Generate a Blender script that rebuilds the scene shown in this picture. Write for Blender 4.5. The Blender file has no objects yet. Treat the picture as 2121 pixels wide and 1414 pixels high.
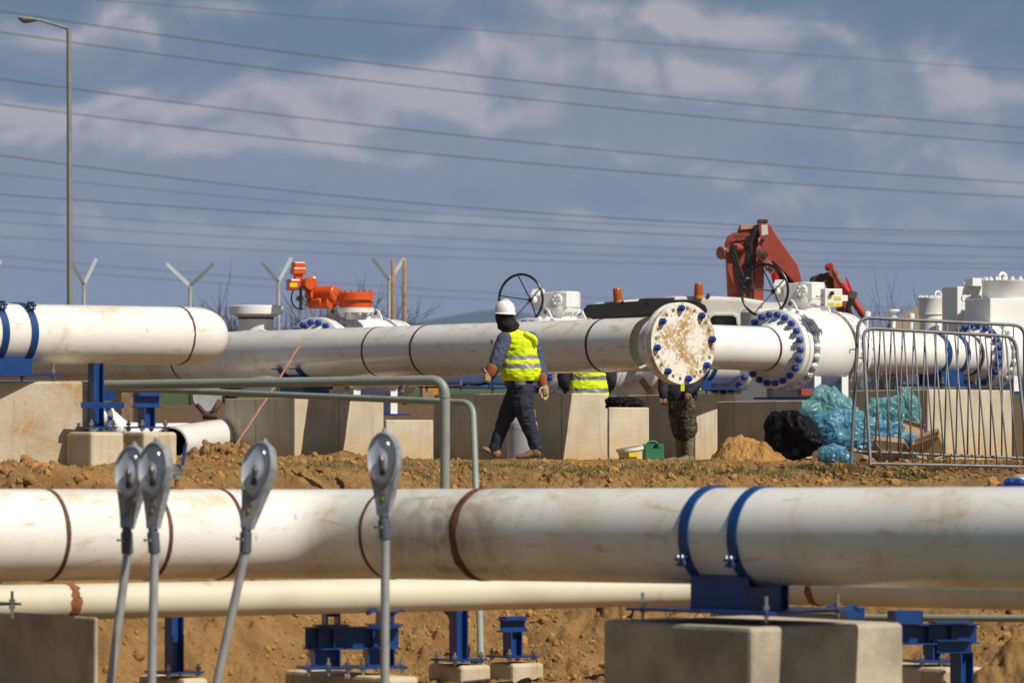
import bpy, bmesh, math, random
import numpy as np
from mathutils import Vector, Matrix, Euler

# ------------------------------------------------------------------ camera, sky, sun, exposure
sc = bpy.context.scene
COL = sc.collection
PW, PH = 2121.0, 1414.0
LENS = 150.0
F = LENS / 36.0 * PW
CZ = 0.2
HOR = 925.0
TILT = math.atan((HOR - PH / 2) / F)
FOCUS = 46.8
cam = bpy.data.cameras.new('camera')
cam.lens = LENS; cam.sensor_width = 36.0; cam.clip_start = 0.5; cam.clip_end = 30000
cam.dof.use_dof = True; cam.dof.focus_distance = FOCUS; cam.dof.aperture_fstop = 3.3
camo = bpy.data.objects.new('camera', cam); COL.objects.link(camo)
camo.location = (0, 0, CZ); camo.rotation_euler = (math.pi / 2 + TILT, 0, 0)
sc.camera = camo
SUN_AZ, SUN_EL = math.radians(-40), math.radians(47)
SUNV = Vector((math.cos(SUN_AZ) * math.cos(SUN_EL), math.sin(SUN_AZ) * math.cos(SUN_EL), math.sin(SUN_EL)))
sl = bpy.data.lights.new('sun', 'SUN'); sl.energy = 4.8; sl.angle = math.radians(0.55); sl.color = (1.0, 0.945, 0.86)
so = bpy.data.objects.new('sun', sl); COL.objects.link(so)
so.rotation_euler = SUNV.to_track_quat('Z', 'Y').to_euler()
sc.view_settings.view_transform = 'Standard'; sc.view_settings.look = 'None'
sc.view_settings.exposure = 0.0; sc.view_settings.gamma = 1.0
sc.cycles.max_bounces = 6; sc.cycles.transparent_max_bounces = 12

def world():
    w = bpy.data.worlds.new('World'); sc.world = w; w.use_nodes = True
    nt = w.node_tree; nt.nodes.clear(); N = nt.nodes.new; L = nt.links.new
    out = N('ShaderNodeOutputWorld'); bg = N('ShaderNodeBackground'); bg.inputs[1].default_value = 0.05
    L(bg.outputs[0], out.inputs[0])
    sky = N('ShaderNodeTexSky'); sky.sky_type = 'NISHITA'; sky.sun_disc = False
    sky.sun_elevation = SUN_EL; sky.sun_rotation = math.pi / 2 - SUN_AZ
    sky.air_density = 1.0; sky.dust_density = 0.6; sky.ozone_density = 1.6
    tc = N('ShaderNodeTexCoord'); sep = N('ShaderNodeSeparateXYZ'); L(tc.outputs['Generated'], sep.inputs[0])
    def M(op, a, b=None, c=None, clamp=False):
        n = N('ShaderNodeMath'); n.operation = op; n.use_clamp = clamp
        for i, v in enumerate((a, b, c)):
            if v is None: continue
            if isinstance(v, (int, float)): n.inputs[i].default_value = v
            else: L(v, n.inputs[i])
        return n.outputs[0]
    def mixc(f, a, b):
        n = N('ShaderNodeMix'); n.data_type = 'RGBA'
        if isinstance(f, (int, float)): n.inputs[0].default_value = f
        else: L(f, n.inputs[0])
        for i, v in ((6, a), (7, b)):
            if isinstance(v, tuple): n.inputs[i].default_value = (*v, 1)
            else: L(v, n.inputs[i])
        return n.outputs[2]
    x, y, z = sep.outputs
    yy = M('MAXIMUM', y, 0.05)
    u = M('DIVIDE', x, yy); v = M('DIVIDE', z, yy)
    comb = N('ShaderNodeCombineXYZ'); L(u, comb.inputs[0]); L(v, comb.inputs[1])
    # soft warp of the cloud layout
    wn = N('ShaderNodeTexNoise'); wn.inputs['Scale'].default_value = 22; wn.inputs['Detail'].default_value = 4
    L(comb.outputs[0], wn.inputs['Vector'])
    sub = N('ShaderNodeVectorMath'); sub.operation = 'SUBTRACT'; L(wn.outputs['Color'], sub.inputs[0]); sub.inputs[1].default_value = (.5, .5, .5)
    sca = N('ShaderNodeVectorMath'); sca.operation = 'SCALE'; L(sub.outputs[0], sca.inputs[0]); sca.inputs['Scale'].default_value = 0.022
    blobs = [(1000, -10, 280, 42, .9), (1450, 40, 260, 45, .8), (150, 60, 260, 75, .75), (500, 0, 90, 20, .6),
             (1330, 110, 260, 75, 1.0), (1500, 185, 220, 60, .8), (1000, 190, 300, 80, .9), (640, 260, 420, 110, 1.0),
             (120, 260, 230, 80, .8), (1300, 290, 520, 100, 1.0), (1950, 260, 260, 120, .9), (250, 330, 350, 60, .8),
             (700, 340, 400, 45, .8), (2000, 420, 330, 70, .8), (140, 450, 200, 70, .8), (380, 520, 330, 60, .7),
             (850, 520, 520, 70, .75), (1450, 500, 500, 70, .8), (2100, 520, 300, 80, .7), (600, 620, 800, 60, .8), (1500, 620, 900, 60, .85)]
    def field(vec, detail=True):
        s = N('ShaderNodeSeparateXYZ'); L(vec, s.inputs[0])
        tot = None
        for (cx, cy, rx, ry, wgt) in blobs:
            a = M('MULTIPLY', M('SUBTRACT', s.outputs[0], (cx - 1060.5) / F), F / rx)
            b = M('MULTIPLY', M('SUBTRACT', s.outputs[1], (HOR - cy) / F), F / ry)
            d = M('ADD', M('MULTIPLY', a, a), M('MULTIPLY', b, b))
            g = M('MULTIPLY', M('EXPONENT', M('MULTIPLY', d, -0.9)), wgt)
            tot = g if tot is None else M('ADD', tot, g)
        mp = N('ShaderNodeMapping'); mp.inputs['Scale'].default_value = (34, 50, 34); L(vec, mp.inputs[0])
        n = N('ShaderNodeTexNoise'); n.inputs['Scale'].default_value = 1.0; n.inputs['Detail'].default_value = 7; n.inputs['Roughness'].default_value = .52
        n.inputs['Distortion'].default_value = .35
        L(mp.outputs[0], n.inputs['Vector'])
        return M('ADD', tot, M('MULTIPLY', M('SUBTRACT', n.outputs[0], .5), 2.7))
    a1 = N('ShaderNodeVectorMath'); a1.operation = 'ADD'; L(comb.outputs[0], a1.inputs[0]); L(sca.outputs[0], a1.inputs[1])
    a2 = N('ShaderNodeVectorMath'); a2.operation = 'ADD'; L(a1.outputs[0], a2.inputs[0]); a2.inputs[1].default_value = (0.0035, 0.0055, 0)
    f1 = field(a1.outputs[0]); f2 = field(a2.outputs[0])
    def ss(v, lo, hi):
        n = N('ShaderNodeMapRange'); n.interpolation_type = 'SMOOTHSTEP'; L(v, n.inputs[0]); n.inputs[1].default_value = lo; n.inputs[2].default_value = hi
        return n.outputs[0]
    mask = ss(f1, -.05, 1.0)
    lit = ss(M('SUBTRACT', f1, f2), -.06, .62)
    # clear-sky colour by height above the horizon, in the units of the Nishita sky (scaled by strength)
    K = 1 / 0.05
    def c(r, g, b): return (r * K * .97, g * K, b * K * 1.0)
    hgt = ss(v, .02, .105)
    blue = mixc(hgt, c(.22, .285, .385), c(.125, .20, .29))
    body = mixc(hgt, c(.245, .270, .365), c(.262, .278, .355))
    topc = c(.50, .455, .475)
    cl = mixc(M('MULTIPLY', lit, M('MULTIPLY', mask, ss(v, .035, .07))), body, topc)
    low = mixc(M('MULTIPLY', mask, .88), blue, cl)
    # blend into the physical sky away from the low band and behind the camera
    fade = M('MULTIPLY', ss(y, .5, .8), M('SUBTRACT', 1.0, ss(z, .16, .40)))
    L(mixc(fade, sky.outputs[0], low), bg.inputs[0])
world()

# ------------------------------------------------------------------ helpers
CT, ST = math.cos(TILT), math.sin(TILT)
def P(px, py, Y):
    dx = (px - PW / 2) / F; dy = (PH / 2 - py) / F
    ry = CT - dy * ST; rz = ST + dy * CT
    k = Y / ry
    return Vector((dx * k, Y, CZ + rz * k))
def PX(p):
    d = p.y * CT + (p.z - CZ) * ST
    return PW / 2 + F * p.x / d
def S(Y): return F / Y
Z = Vector((0, 0, 1))
BA = math.radians(36)
B = Vector((math.cos(BA), math.sin(BA), 0)); A = Vector((B.y, -B.x, 0))
def along(p, d, px):
    lo, hi = -60.0, 60.0
    # find t with PX(p + d t) == px (monotone)
    sgn = 1 if PX(p + d * 1) > PX(p) else -1
    lo, hi = -25.0, 25.0
    for _ in range(60):
        m = (lo + hi) / 2
        if (PX(p + d * m) - px) * sgn < 0: lo = m
        else: hi = m
    return (lo + hi) / 2
def on_line(p0, p1, px):
    d = (p1 - p0).normalized(); return p0 + d * along(p0, d, px)

def vnoise(p, seed=0):
    p = np.asarray(p, dtype=np.float64); i = np.floor(p).astype(np.int64); f = p - i; f = f * f * (3 - 2 * f)
    def h(ix, iy, iz):
        n = (ix * 374761393 + iy * 668265263 + iz * 1274126177 + seed * 974634777) & 0xffffffff
        n = ((n ^ (n >> 13)) * 1274126177) & 0xffffffff
        n = n ^ (n >> 16)
        return (n & 0xffff) / 65535.0
    r = 0
    for a in (0, 1):
        wx = f[..., 0] if a else 1 - f[..., 0]
        for b in (0, 1):
            wy = f[..., 1] if b else 1 - f[..., 1]
            for c in (0, 1):
                wz = f[..., 2] if c else 1 - f[..., 2]
                r = r + wx * wy * wz * h(i[..., 0] + a, i[..., 1] + b, i[..., 2] + c)
    return r
def fbm(p, oct=4, seed=0, gain=.5):
    p = np.asarray(p, dtype=np.float64); a = 1.0; t = 0; s = 0
    for k in range(oct):
        t = t + a * vnoise(p, seed + k * 17); s += a; a *= gain; p = p * 2.03 + 11.3
    return t / s * 2 - 1

class MB:
    def __init__(s): s.v = []; s.f = []; s.m = []; s.sm = []
    def add(s, vs, fs, mat=0, smooth=False):
        o = len(s.v); s.v += [Vector(v) for v in vs]
        for f in fs: s.f.append([i + o for i in f]); s.m.append(mat); s.sm.append(smooth)
    def box(s, c, ex, ey, ez, mat=0):
        c = Vector(c); v = []
        for k in (-1, 1):
            for j in (-1, 1):
                for i in (-1, 1): v.append(c + ex * i + ey * j + ez * k)
        fs = [(0, 2, 3, 1), (4, 5, 7, 6), (0, 1, 5, 4), (2, 6, 7, 3), (0, 4, 6, 2), (1, 3, 7, 5)]
        if ex.cross(ey).dot(ez) < 0: fs = [f[::-1] for f in fs]
        s.add(v, fs, mat)
    def loft(s, rings, caps=True, mat=0, smooth=True, closed=True):
        n = len(rings[0]); o = len(s.v)
        for r in rings: s.v += [Vector(p) for p in r]
        for k in range(len(rings) - 1):
            for i in range(n if closed else n - 1):
                j = (i + 1) % n
                s.f.append([o + k * n + i, o + k * n + j, o + (k + 1) * n + j, o + (k + 1) * n + i]); s.m.append(mat); s.sm.append(smooth)
        if caps:
            s.f.append([o + i for i in range(n)][::-1]); s.m.append(mat); s.sm.append(False)
            s.f.append([o + (len(rings) - 1) * n + i for i in range(n)]); s.m.append(mat); s.sm.append(False)
    def tube(s, path, r, n=16, caps=True, mat=0, up=None, flat=1.0):
        path = [Vector(p) for p in path]; R = r if isinstance(r, (list, tuple)) else [r] * len(path)
        rings = []; prev = None
        for k, p in enumerate(path):
            t = (path[min(k + 1, len(path) - 1)] - path[max(k - 1, 0)]).normalized()
            if prev is None:
                a = up if up is not None else (Z if abs(t.z) < .9 else Vector((1, 0, 0)))
                u = (a - t * a.dot(t)).normalized()
            else: u = (prev - t * prev.dot(t)).normalized()
            prev = u; w = t.cross(u)
            rings.append([p + (u * math.cos(q) * flat + w * math.sin(q)) * R[k] for q in [2 * math.pi * i / n for i in range(n)]])
        s.loft(rings, caps, mat)
    def lathe(s, o, ax, prof, n=48, mat=0, smooth=True, mats=None):
        ax = ax.normalized(); a = Z if abs(ax.z) < .9 else Vector((1, 0, 0))
        u = (a - ax * a.dot(ax)).normalized(); w = ax.cross(u)
        for k in range(len(prof) - 1):
            r0 = []; r1 = []
            for i in range(n):
                q = 2 * math.pi * i / n; d = u * math.cos(q) + w * math.sin(q)
                r0.append(o + ax * prof[k][0] + d * max(prof[k][1], 1e-4)); r1.append(o + ax * prof[k + 1][0] + d * max(prof[k + 1][1], 1e-4))
            s.loft([r0, r1], False, mats[k] if mats else mat, smooth)
    def prism(s, poly, d, mat=0):
        n = len(poly); poly = [Vector(p) for p in poly]
        s.add(poly + [p + d for p in poly], [list(range(n))[::-1], list(range(n, 2 * n))] + [(i, (i + 1) % n, n + (i + 1) % n, n + i) for i in range(n)], mat)
    def ibeam(s, p0, p1, wd, h, w, tf=.012, tw=.009, mat=0):
        # wd: direction of the flange width; h depth of section, w width
        t = (p1 - p0); Lh = t.length / 2; t = t.normalized(); c = (p0 + p1) / 2
        wd = (wd - t * wd.dot(t)).normalized(); hd = t.cross(wd)
        s.box(c, t * Lh, wd * (tw / 2), hd * (h / 2 - tf), mat)
        s.box(c + hd * (h / 2 - tf / 2), t * Lh, wd * (w / 2), hd * (tf / 2), mat)
        s.box(c - hd * (h / 2 - tf / 2), t * Lh, wd * (w / 2), hd * (tf / 2), mat)
    def build(s, name, mats, parent=None, bevel=0, segs=2, subsurf=0):
        loc = parent.get('_w', (0, 0, 0)) if parent is not None else (0, 0, 0)
        loc = Vector(loc)
        me = bpy.data.meshes.new(name); me.from_pydata([tuple(v - loc) for v in s.v], [], s.f)
        ml = mats if isinstance(mats, (list, tuple)) else [mats]
        for m in ml: me.materials.append(m)
        me.polygons.foreach_set('material_index', s.m); me.polygons.foreach_set('use_smooth', s.sm)
        me.update()
        bm = bmesh.new(); bm.from_mesh(me); bmesh.ops.remove_doubles(bm, verts=bm.verts, dist=1e-5); bmesh.ops.recalc_face_normals(bm, faces=bm.faces)
        lim = math.radians(35)
        for e in bm.edges:
            if len(e.link_faces) == 2:
                e.smooth = e.calc_face_angle(0) < lim
        bm.to_mesh(me); bm.free()
        o = bpy.data.objects.new(name, me); COL.objects.link(o)
        if parent is not None: o.parent = parent; o['_w'] = tuple(loc)
        if bevel:
            b = o.modifiers.new('bevel', 'BEVEL'); b.width = bevel; b.segments = segs; b.limit_method = 'ANGLE'; b.angle_limit = math.radians(40)
        if subsurf:
            b = o.modifiers.new('sub', 'SUBSURF'); b.levels = subsurf; b.render_levels = subsurf
        return o

def thing(name, label, cat, loc, group=None):
    o = bpy.data.objects.new(name, None); COL.objects.link(o); o.empty_display_size = .1
    o.location = loc; o['_w'] = tuple(Vector(loc)); o['label'] = label; o['category'] = cat
    if group: o['group'] = group
    return o
def tag(o, label=None, cat=None, group=None, kind=None):
    if label: o['label'] = label
    if cat: o['category'] = cat
    if group: o['group'] = group
    if kind: o['kind'] = kind
    return o

# ------------------------------------------------------------------ materials
def mat(name, col, rough=.5, metal=0, bump=0, bscale=40, col2=None, nscale=6, nlo=.45, nhi=.65, stain=None, coat=0, streak=None, detail=6, spec=None, rvar=0, foot=None):
    m = bpy.data.materials.new(name); m.use_nodes = True; nt = m.node_tree; N = nt.nodes.new; L = nt.links.new
    b = nt.nodes['Principled BSDF']; b.inputs['Roughness'].default_value = rough; b.inputs['Metallic'].default_value = metal
    b.inputs['Base Color'].default_value = (*col, 1); b.inputs['Coat Weight'].default_value = coat; b.inputs['Coat Roughness'].default_value = .12
    if spec is not None: b.inputs['Specular IOR Level'].default_value = spec
    tc = N('ShaderNodeTexCoord'); src = tc.outputs['Object']
    def noise(sc_, det=6, ro=.6, vec=None, stretch=None, dist=0):
        n = N('ShaderNodeTexNoise'); n.inputs['Scale'].default_value = sc_; n.inputs['Detail'].default_value = det; n.inputs['Roughness'].default_value = ro
        n.inputs['Distortion'].default_value = dist
        if stretch:
            mp = N('ShaderNodeMapping'); mp.inputs['Scale'].default_value = stretch; L(src, mp.inputs[0]); L(mp.outputs[0], n.inputs['Vector'])
        else: L(src, n.inputs['Vector'])
        return n.outputs[0]
    def rng(v, lo, hi, o0=0, o1=1):
        n = N('ShaderNodeMapRange'); n.interpolation_type = 'SMOOTHSTEP'; L(v, n.inputs[0]); n.inputs[1].default_value = lo; n.inputs[2].default_value = hi
        n.inputs[3].default_value = o0; n.inputs[4].default_value = o1; return n.outputs[0]
    def mix(f, a, c):
        n = N('ShaderNodeMix'); n.data_type = 'RGBA'; L(f, n.inputs[0])
        for i, v in ((6, a), (7, c)):
            if isinstance(v, tuple): n.inputs[i].default_value = (*v, 1)
            else: L(v, n.inputs[i])
        return n.outputs[2]
    cur = col
    if col2: cur = mix(rng(noise(nscale, detail), nlo, nhi), cur, col2)
    if streak:   # (colour, lo, hi, stretch, amount)
        cur = mix(rng(noise(1, 5, .6, stretch=streak[3], dist=.3), streak[1], streak[2], 0, streak[4]), cur, streak[0])
    if stain:    # list of (colour, scale, lo, hi, amount)
        for (sc2, ns, lo, hi, am) in stain:
            cur = mix(rng(noise(ns, 8, .68, dist=.6), lo, hi, 0, am), cur, sc2)
    if foot:
        sp = N('ShaderNodeSeparateXYZ'); L(src, sp.inputs[0]); ma = N('ShaderNodeMath'); ma.operation = 'MULTIPLY_ADD'; L(noise(5, 5), ma.inputs[0]); ma.inputs[1].default_value = -.7; L(sp.outputs[2], ma.inputs[2])
        cur = mix(rng(ma.outputs[0], .22, -.25, 0, foot[1]), cur, foot[0])
    if not isinstance(cur, tuple): L(cur, b.inputs['Base Color'])
    if bump:
        bp = N('ShaderNodeBump'); bp.inputs['Strength'].default_value = 1; bp.inputs['Distance'].default_value = bump
        L(noise(bscale, 6, .65), bp.inputs['Height']); L(bp.outputs[0], b.inputs['Normal'])
    if rvar: L(rng(noise(nscale * 2, 4), .3, .7, rough - rvar, rough + rvar), b.inputs['Roughness'])
    m['_b'] = 1
    return m
OCH = (.50, .28, .09)
M = {}
M['pipe'] = mat('pipe_paint', (.85, .82, .74), .27, 0, .0012, 7, (.74, .70, .61), 1.1, .4, .75, [((.60, .42, .20), 2.2, .52, .74, .65), ((.20, .14, .08), 8, .64, .74, .75), (OCH, 13, .65, .73, .65)], streak=((.52, .36, .17), .57, .72, (3, 3, 16), .6), coat=.25, rvar=.08)
M['pipeclean'] = mat('white_paint', (.86, .845, .79), .3, 0, .0006, 9, (.80, .78, .71), 1.5, .4, .7, [(OCH, 3, .70, .82, .3)], coat=.3)
M['cream'] = mat('cream_pipe_paint', (.66, .61, .46), .42, 0, .0008, 12, (.56, .50, .36), 1.4, .4, .75, [((.52, .27, .07), 3.1, .60, .72, .75), ((.20, .12, .05), 11, .71, .77, .8)], rvar=.1)
M['weld'] = mat('rusty_weld_band', (.075, .028, .012), .7, 0, .003, 60, (.17, .06, .02), 18, .4, .7)
M['rust'] = mat('rust', (.26, .09, .025), .8, 0, .002, 60, (.13, .05, .02), 14)
M['white'] = mat('valve_white_enamel', (.86, .85, .80), .33, 0, .0005, 20, (.80, .78, .72), 3, .45, .8, coat=.2)
M['blue'] = mat('blue_steel_paint', (.004, .048, .20), .42, 0, .0005, 30, (.003, .034, .14), 4, .4, .7, [((.30, .20, .12), 6, .66, .76, .5)], coat=.15)
M['bluenut'] = mat('blue_coated_nut', (.006, .045, .30), .35, 0, 0, 30, (.005, .035, .22), 20)
M['conc'] = mat('concrete', (.62, .53, .385), .92, 0, .004, 30, (.50, .42, .30), 2.2, .35, .7, [((.17, .15, .12), 26, .70, .74, .8), ((.58, .38, .15), 1.9, .56, .78, .6)], streak=((.38, .31, .21), .48, .72, (9, 9, .8), .7), foot=((.56, .36, .14), .75))
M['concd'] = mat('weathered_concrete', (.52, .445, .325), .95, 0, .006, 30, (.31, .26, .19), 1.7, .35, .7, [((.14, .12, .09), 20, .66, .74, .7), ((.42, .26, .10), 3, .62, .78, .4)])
M['concs'] = mat('stained_concrete', (.60, .51, .36), .92, 0, .006, 30, (.50, .40, .26), 2.6, .35, .7, [((.14, .12, .09), 22, .69, .73, .9), ((.50, .24, .06), 2.6, .53, .70, .8)], streak=((.44, .27, .11), .55, .72, (9, 9, .9), .7))
M['conduit'] = mat('grey_green_conduit_paint', (.255, .285, .245), .45, 0, .0006, 30, (.215, .24, .20), 6, .4, .7, [((.44, .36, .20), 7, .62, .74, .7)])
M['galv'] = mat('galvanised_steel', (.20, .205, .21), .55, .25, .001, 40, (.14, .14, .145), 7, .4, .7, [((.30, .16, .07), 9, .66, .76, .8)])
M['galvl'] = mat('galvanised_pole', (.40, .40, .39), .5, .3, .001, 60, (.32, .32, .31), 12, .4, .7, [((.40, .28, .12), 5, .60, .75, .7)])
M['black'] = mat('black_paint', (.010, .010, .012), .38)
M['rubber'] = mat('black_rubber', (.018, .018, .018), .6)
M['zinc'] = mat('zinc_bolt', (.45, .44, .40), .4, .8, 0, 30, (.28, .24, .18), 15)
M['orange'] = mat('orange_actuator_paint', (.66, .085, .006), .36, 0, 0, 30, (.70, .095, .005), 6, coat=.4)
M['yellow'] = mat('yellow_label', (.80, .58, .02), .5)
M['red'] = mat('faded_red_crane_paint', (.36, .060, .036), .55, 0, .001, 30, (.27, .042, .027), 3, .4, .7, [((.46, .20, .14), 3.2, .58, .76, .6), ((.08, .035, .03), 7, .60, .72, .8)], rvar=.1)
M['redb'] = mat('bright_red_ram_paint', (.50, .012, .012), .35, coat=.3)
M['truck'] = mat('truck_white_paint', (.72, .69, .60), .35, 0, 0, 10, (.66, .62, .52), 3, coat=.3)
M['grey'] = mat('grey_plastic', (.16, .16, .17), .45)
M['housing'] = mat('grey_lamp_housing', (.36, .365, .385), .5, .1, .0006, 50, (.205, .21, .22), 10)
M['collar'] = mat('dark_grey_collar', (.085, .095, .115), .55, .1, .0006, 50)
M['cardb'] = mat('cardboard', (.36, .225, .115), .9, 0, .002, 30, (.28, .17, .085), 5)
M['wood'] = mat('weathered_timber', (.30, .20, .115), .85, 0, .003, 40, (.20, .13, .075), 8)
M['formline'] = mat('form_joint_line', (.20, .15, .09), .95)
M['rope'] = mat('red_brown_rope', (.36, .14, .09), .8, 0, .003, 120, (.42, .26, .17), 16)
M['hill'] = mat('far_hillside', (.025, .040, .035), 1, 0, 0, 10, (.045, .05, .035), .004)
M['twig'] = mat('bare_twigs', (.075, .055, .045), .9)
M['darkst'] = mat('dark_rusty_steel', (.06, .035, .022), .8, 0, .002, 30, (.10, .05, .025), 5)

def special():
    # clear lamp bowl
    m = bpy.data.materials.new('clear_lamp_bowl'); m.use_nodes = True; nt = m.node_tree; nt.nodes.clear(); N = nt.nodes.new
    o_ = N('ShaderNodeOutputMaterial'); mx = N('ShaderNodeMixShader'); tr = N('ShaderNodeBsdfTransparent'); tr.inputs[0].default_value = (.86, .88, .92, 1)
    gl = N('ShaderNodeBsdfGlossy'); gl.inputs['Roughness'].default_value = .14; fr = N('ShaderNodeFresnel'); fr.inputs[0].default_value = 1.35
    ad = N('ShaderNodeMath'); ad.operation = 'ADD'; nt.links.new(fr.outputs[0], ad.inputs[0]); ad.inputs[1].default_value = .04; ad.use_clamp = True
    nt.links.new(ad.outputs[0], mx.inputs[0]); nt.links.new(tr.outputs[0], mx.inputs[1]); nt.links.new(gl.outputs[0], mx.inputs[2]); nt.links.new(mx.outputs[0], o_.inputs[0]); M['bowl'] = m
    m = bpy.data.materials.new('bright_reflector'); m.use_nodes = True; b = m.node_tree.nodes['Principled BSDF']
    b.inputs['Base Color'].default_value = (.88, .88, .90, 1); b.inputs['Roughness'].default_value = .5; b.inputs['Metallic'].default_value = .0; M['refl'] = m
    m = bpy.data.materials.new('amber_beacon_plastic'); m.use_nodes = True; b = m.node_tree.nodes['Principled BSDF']
    b.inputs['Base Color'].default_value = (.62, .12, .01, 1); b.inputs['Roughness'].default_value = .18; b.inputs['Transmission Weight'].default_value = .35; M['amber'] = m
    m = bpy.data.materials.new('dark_glass'); m.use_nodes = True; b = m.node_tree.nodes['Principled BSDF']
    b.inputs['Base Color'].default_value = (.006, .006, .008, 1); b.inputs['Roughness'].default_value = .05; M['glass'] = m
    # thin plastic
    def plastic(name, c1, c2, tr, rough):
        m = mat(name, c1, rough, 0, .006, 9, c2, 3.5, .4, .65); b = m.node_tree.nodes['Principled BSDF']
        b.inputs['Transmission Weight'].default_value = tr; b.inputs['IOR'].default_value = 1.1; b.inputs['Specular IOR Level'].default_value = .8
        return m
    def film(name, c1, c2, clear):
        m = mat(name, c1, .22, 0, .004, 30, c2, 4, .4, .62); nt = m.node_tree; b = nt.nodes['Principled BSDF']; b.inputs['Specular IOR Level'].default_value = .9
        out = [n for n in nt.nodes if n.type == 'OUTPUT_MATERIAL'][0]; mx = nt.nodes.new('ShaderNodeMixShader'); tr = nt.nodes.new('ShaderNodeBsdfTransparent'); tr.inputs[0].default_value = (.75, .92, .95, 1)
        tl = nt.nodes.new('ShaderNodeBsdfTranslucent'); tl.inputs[0].default_value = (*c1, 1); m2 = nt.nodes.new('ShaderNodeMixShader'); m2.inputs[0].default_value = .35
        nt.links.new(b.outputs[0], m2.inputs[1]); nt.links.new(tl.outputs[0], m2.inputs[2])
        mx.inputs[0].default_value = clear; nt.links.new(m2.outputs[0], mx.inputs[1]); nt.links.new(tr.outputs[0], mx.inputs[2]); nt.links.new(mx.outputs[0], out.inputs[0]); return m
    M['bagblue'] = film('thin_blue_plastic_film', (.24, .50, .62), (.12, .34, .50), .42); M['bagteal'] = film('thin_teal_plastic_film', (.30, .56, .54), (.18, .42, .44), .42)
    M['bagblack'] = plastic('black_bin_bag_film', (.008, .008, .009), (.013, .013, .014), 0, .3)
    # dirty flange face: ochre mud wiped over white paint
    M['mudface'] = mat('mud_smeared_white_paint', (.84, .79, .66), .6, 0, .002, 30, (.46, .27, .095), 4.2, .44, .58, [((.86, .82, .72), 15, .52, .57, .9), ((.42, .24, .08), 22, .55, .60, .7), ((.84, .80, .70), 34, .56, .60, .6)])
    # worker cloth
    M['hivis'] = mat('hi_vis_yellow_cloth', (.72, .90, .0), .75, 0, .004, 14, (.64, .84, .0), 5)
    M['tape'] = mat('grey_reflective_tape', (.25, .25, .265), .5, .2, .003, 20)
    M['navy'] = mat('blue_grey_work_jacket', (.070, .085, .15), .85, 0, .007, 14, (.050, .062, .115), 5)
    M['trous'] = mat('navy_work_trousers', (.015, .019, .036), .85, 0, .007, 16, (.022, .027, .046), 5)
    M['dnavy'] = mat('dark_navy_jacket', (.014, .014, .024), .8, 0, .007, 16, (.020, .020, .032), 5)
    M['blackc'] = mat('black_hood_cloth', (.010, .009, .010), .9, 0, .005, 25)
    M['boot'] = mat('tan_leather_boot', (.24, .135, .055), .7, 0, .003, 40, (.16, .09, .04), 12)
    M['sole'] = mat('boot_sole', (.045, .040, .035), .8)
    M['glove'] = mat('pale_leather_glove', (.42, .32, .17), .8, 0, .003, 40, (.33, .25, .13), 12)
    M['cuff'] = mat('brown_orange_glove_cuff', (.30, .085, .03), .8, 0, .003, 40)
    M['skin'] = mat('skin', (.30, .155, .10), .55)
    M['helmet'] = mat('white_hard_hat', (.88, .87, .85), .3, coat=.3)
    M['camo'] = mat('camouflage_cloth', (.075, .060, .035), .9, 0, .006, 20, (.030, .024, .016), 11, .48, .52, [((.13, .095, .05), 8, .54, .57, .9), ((.012, .011, .010), 14, .58, .61, .9)])
    M['wellie'] = mat('muddy_rubber_boot', (.17, .135, .075), .6, 0, .003, 20, (.22, .18, .11), 7)
    M['bucket'] = mat('cream_yellow_bucket', (.66, .62, .26), .5, 0, 0, 10, (.60, .55, .30), 7, .45, .7, [(OCH, 8, .62, .75, .6)])
    M['green'] = mat('green_plastic', (.025, .17, .075), .5, 0, .001, 20, (.04, .20, .09), 6, .45, .7, [(OCH, 9, .58, .72, .7)])
    M['gas'] = mat('silver_gas_bottle_paint', (.40, .41, .42), .4, .25, 0, 20, (.34, .34, .35), 5)
special()
# soot round the burnt weld of the near pipe
def soot_pipe():
    m = M['pipe'].copy(); m.name = 'scorched_pipe_paint'; nt = m.node_tree; b = nt.nodes['Principled BSDF']
    N = nt.nodes.new; L = nt.links.new
    src = b.inputs['Base Color'].links[0].from_socket
    tc = N('ShaderNodeTexCoord')
    def blob(c, r, col, amt, prev):
        d = N('ShaderNodeVectorMath'); d.operation = 'DISTANCE'; L(tc.outputs['Object'], d.inputs[0]); d.inputs[1].default_value = c
        n = N('ShaderNodeTexNoise'); n.inputs['Scale'].default_value = 5; n.inputs['Detail'].default_value = 7; n.inputs['Distortion'].default_value = 1.2; L(tc.outputs['Object'], n.inputs['Vector'])
        a = N('ShaderNodeMath'); a.operation = 'MULTIPLY_ADD'; L(n.outputs[0], a.inputs[0]); a.inputs[1].default_value = -.9 * r * 2; L(d.outputs['Value'], a.inputs[2])
        mr = N('ShaderNodeMapRange'); mr.interpolation_type = 'SMOOTHSTEP'; L(a.outputs[0], mr.inputs[0]); mr.inputs[1].default_value = r * .35; mr.inputs[2].default_value = -r * .95
        mr.inputs[3].default_value = 0; mr.inputs[4].default_value = amt
        mx = N('ShaderNodeMix'); mx.data_type = 'RGBA'; L(mr.outputs[0], mx.inputs[0]); L(prev, mx.inputs[6]); mx.inputs[7].default_value = (*col, 1)
        return mx.outputs[2]
    M['soot'] = m; m['_blob'] = 1
    return m, blob, src, b, L

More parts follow.
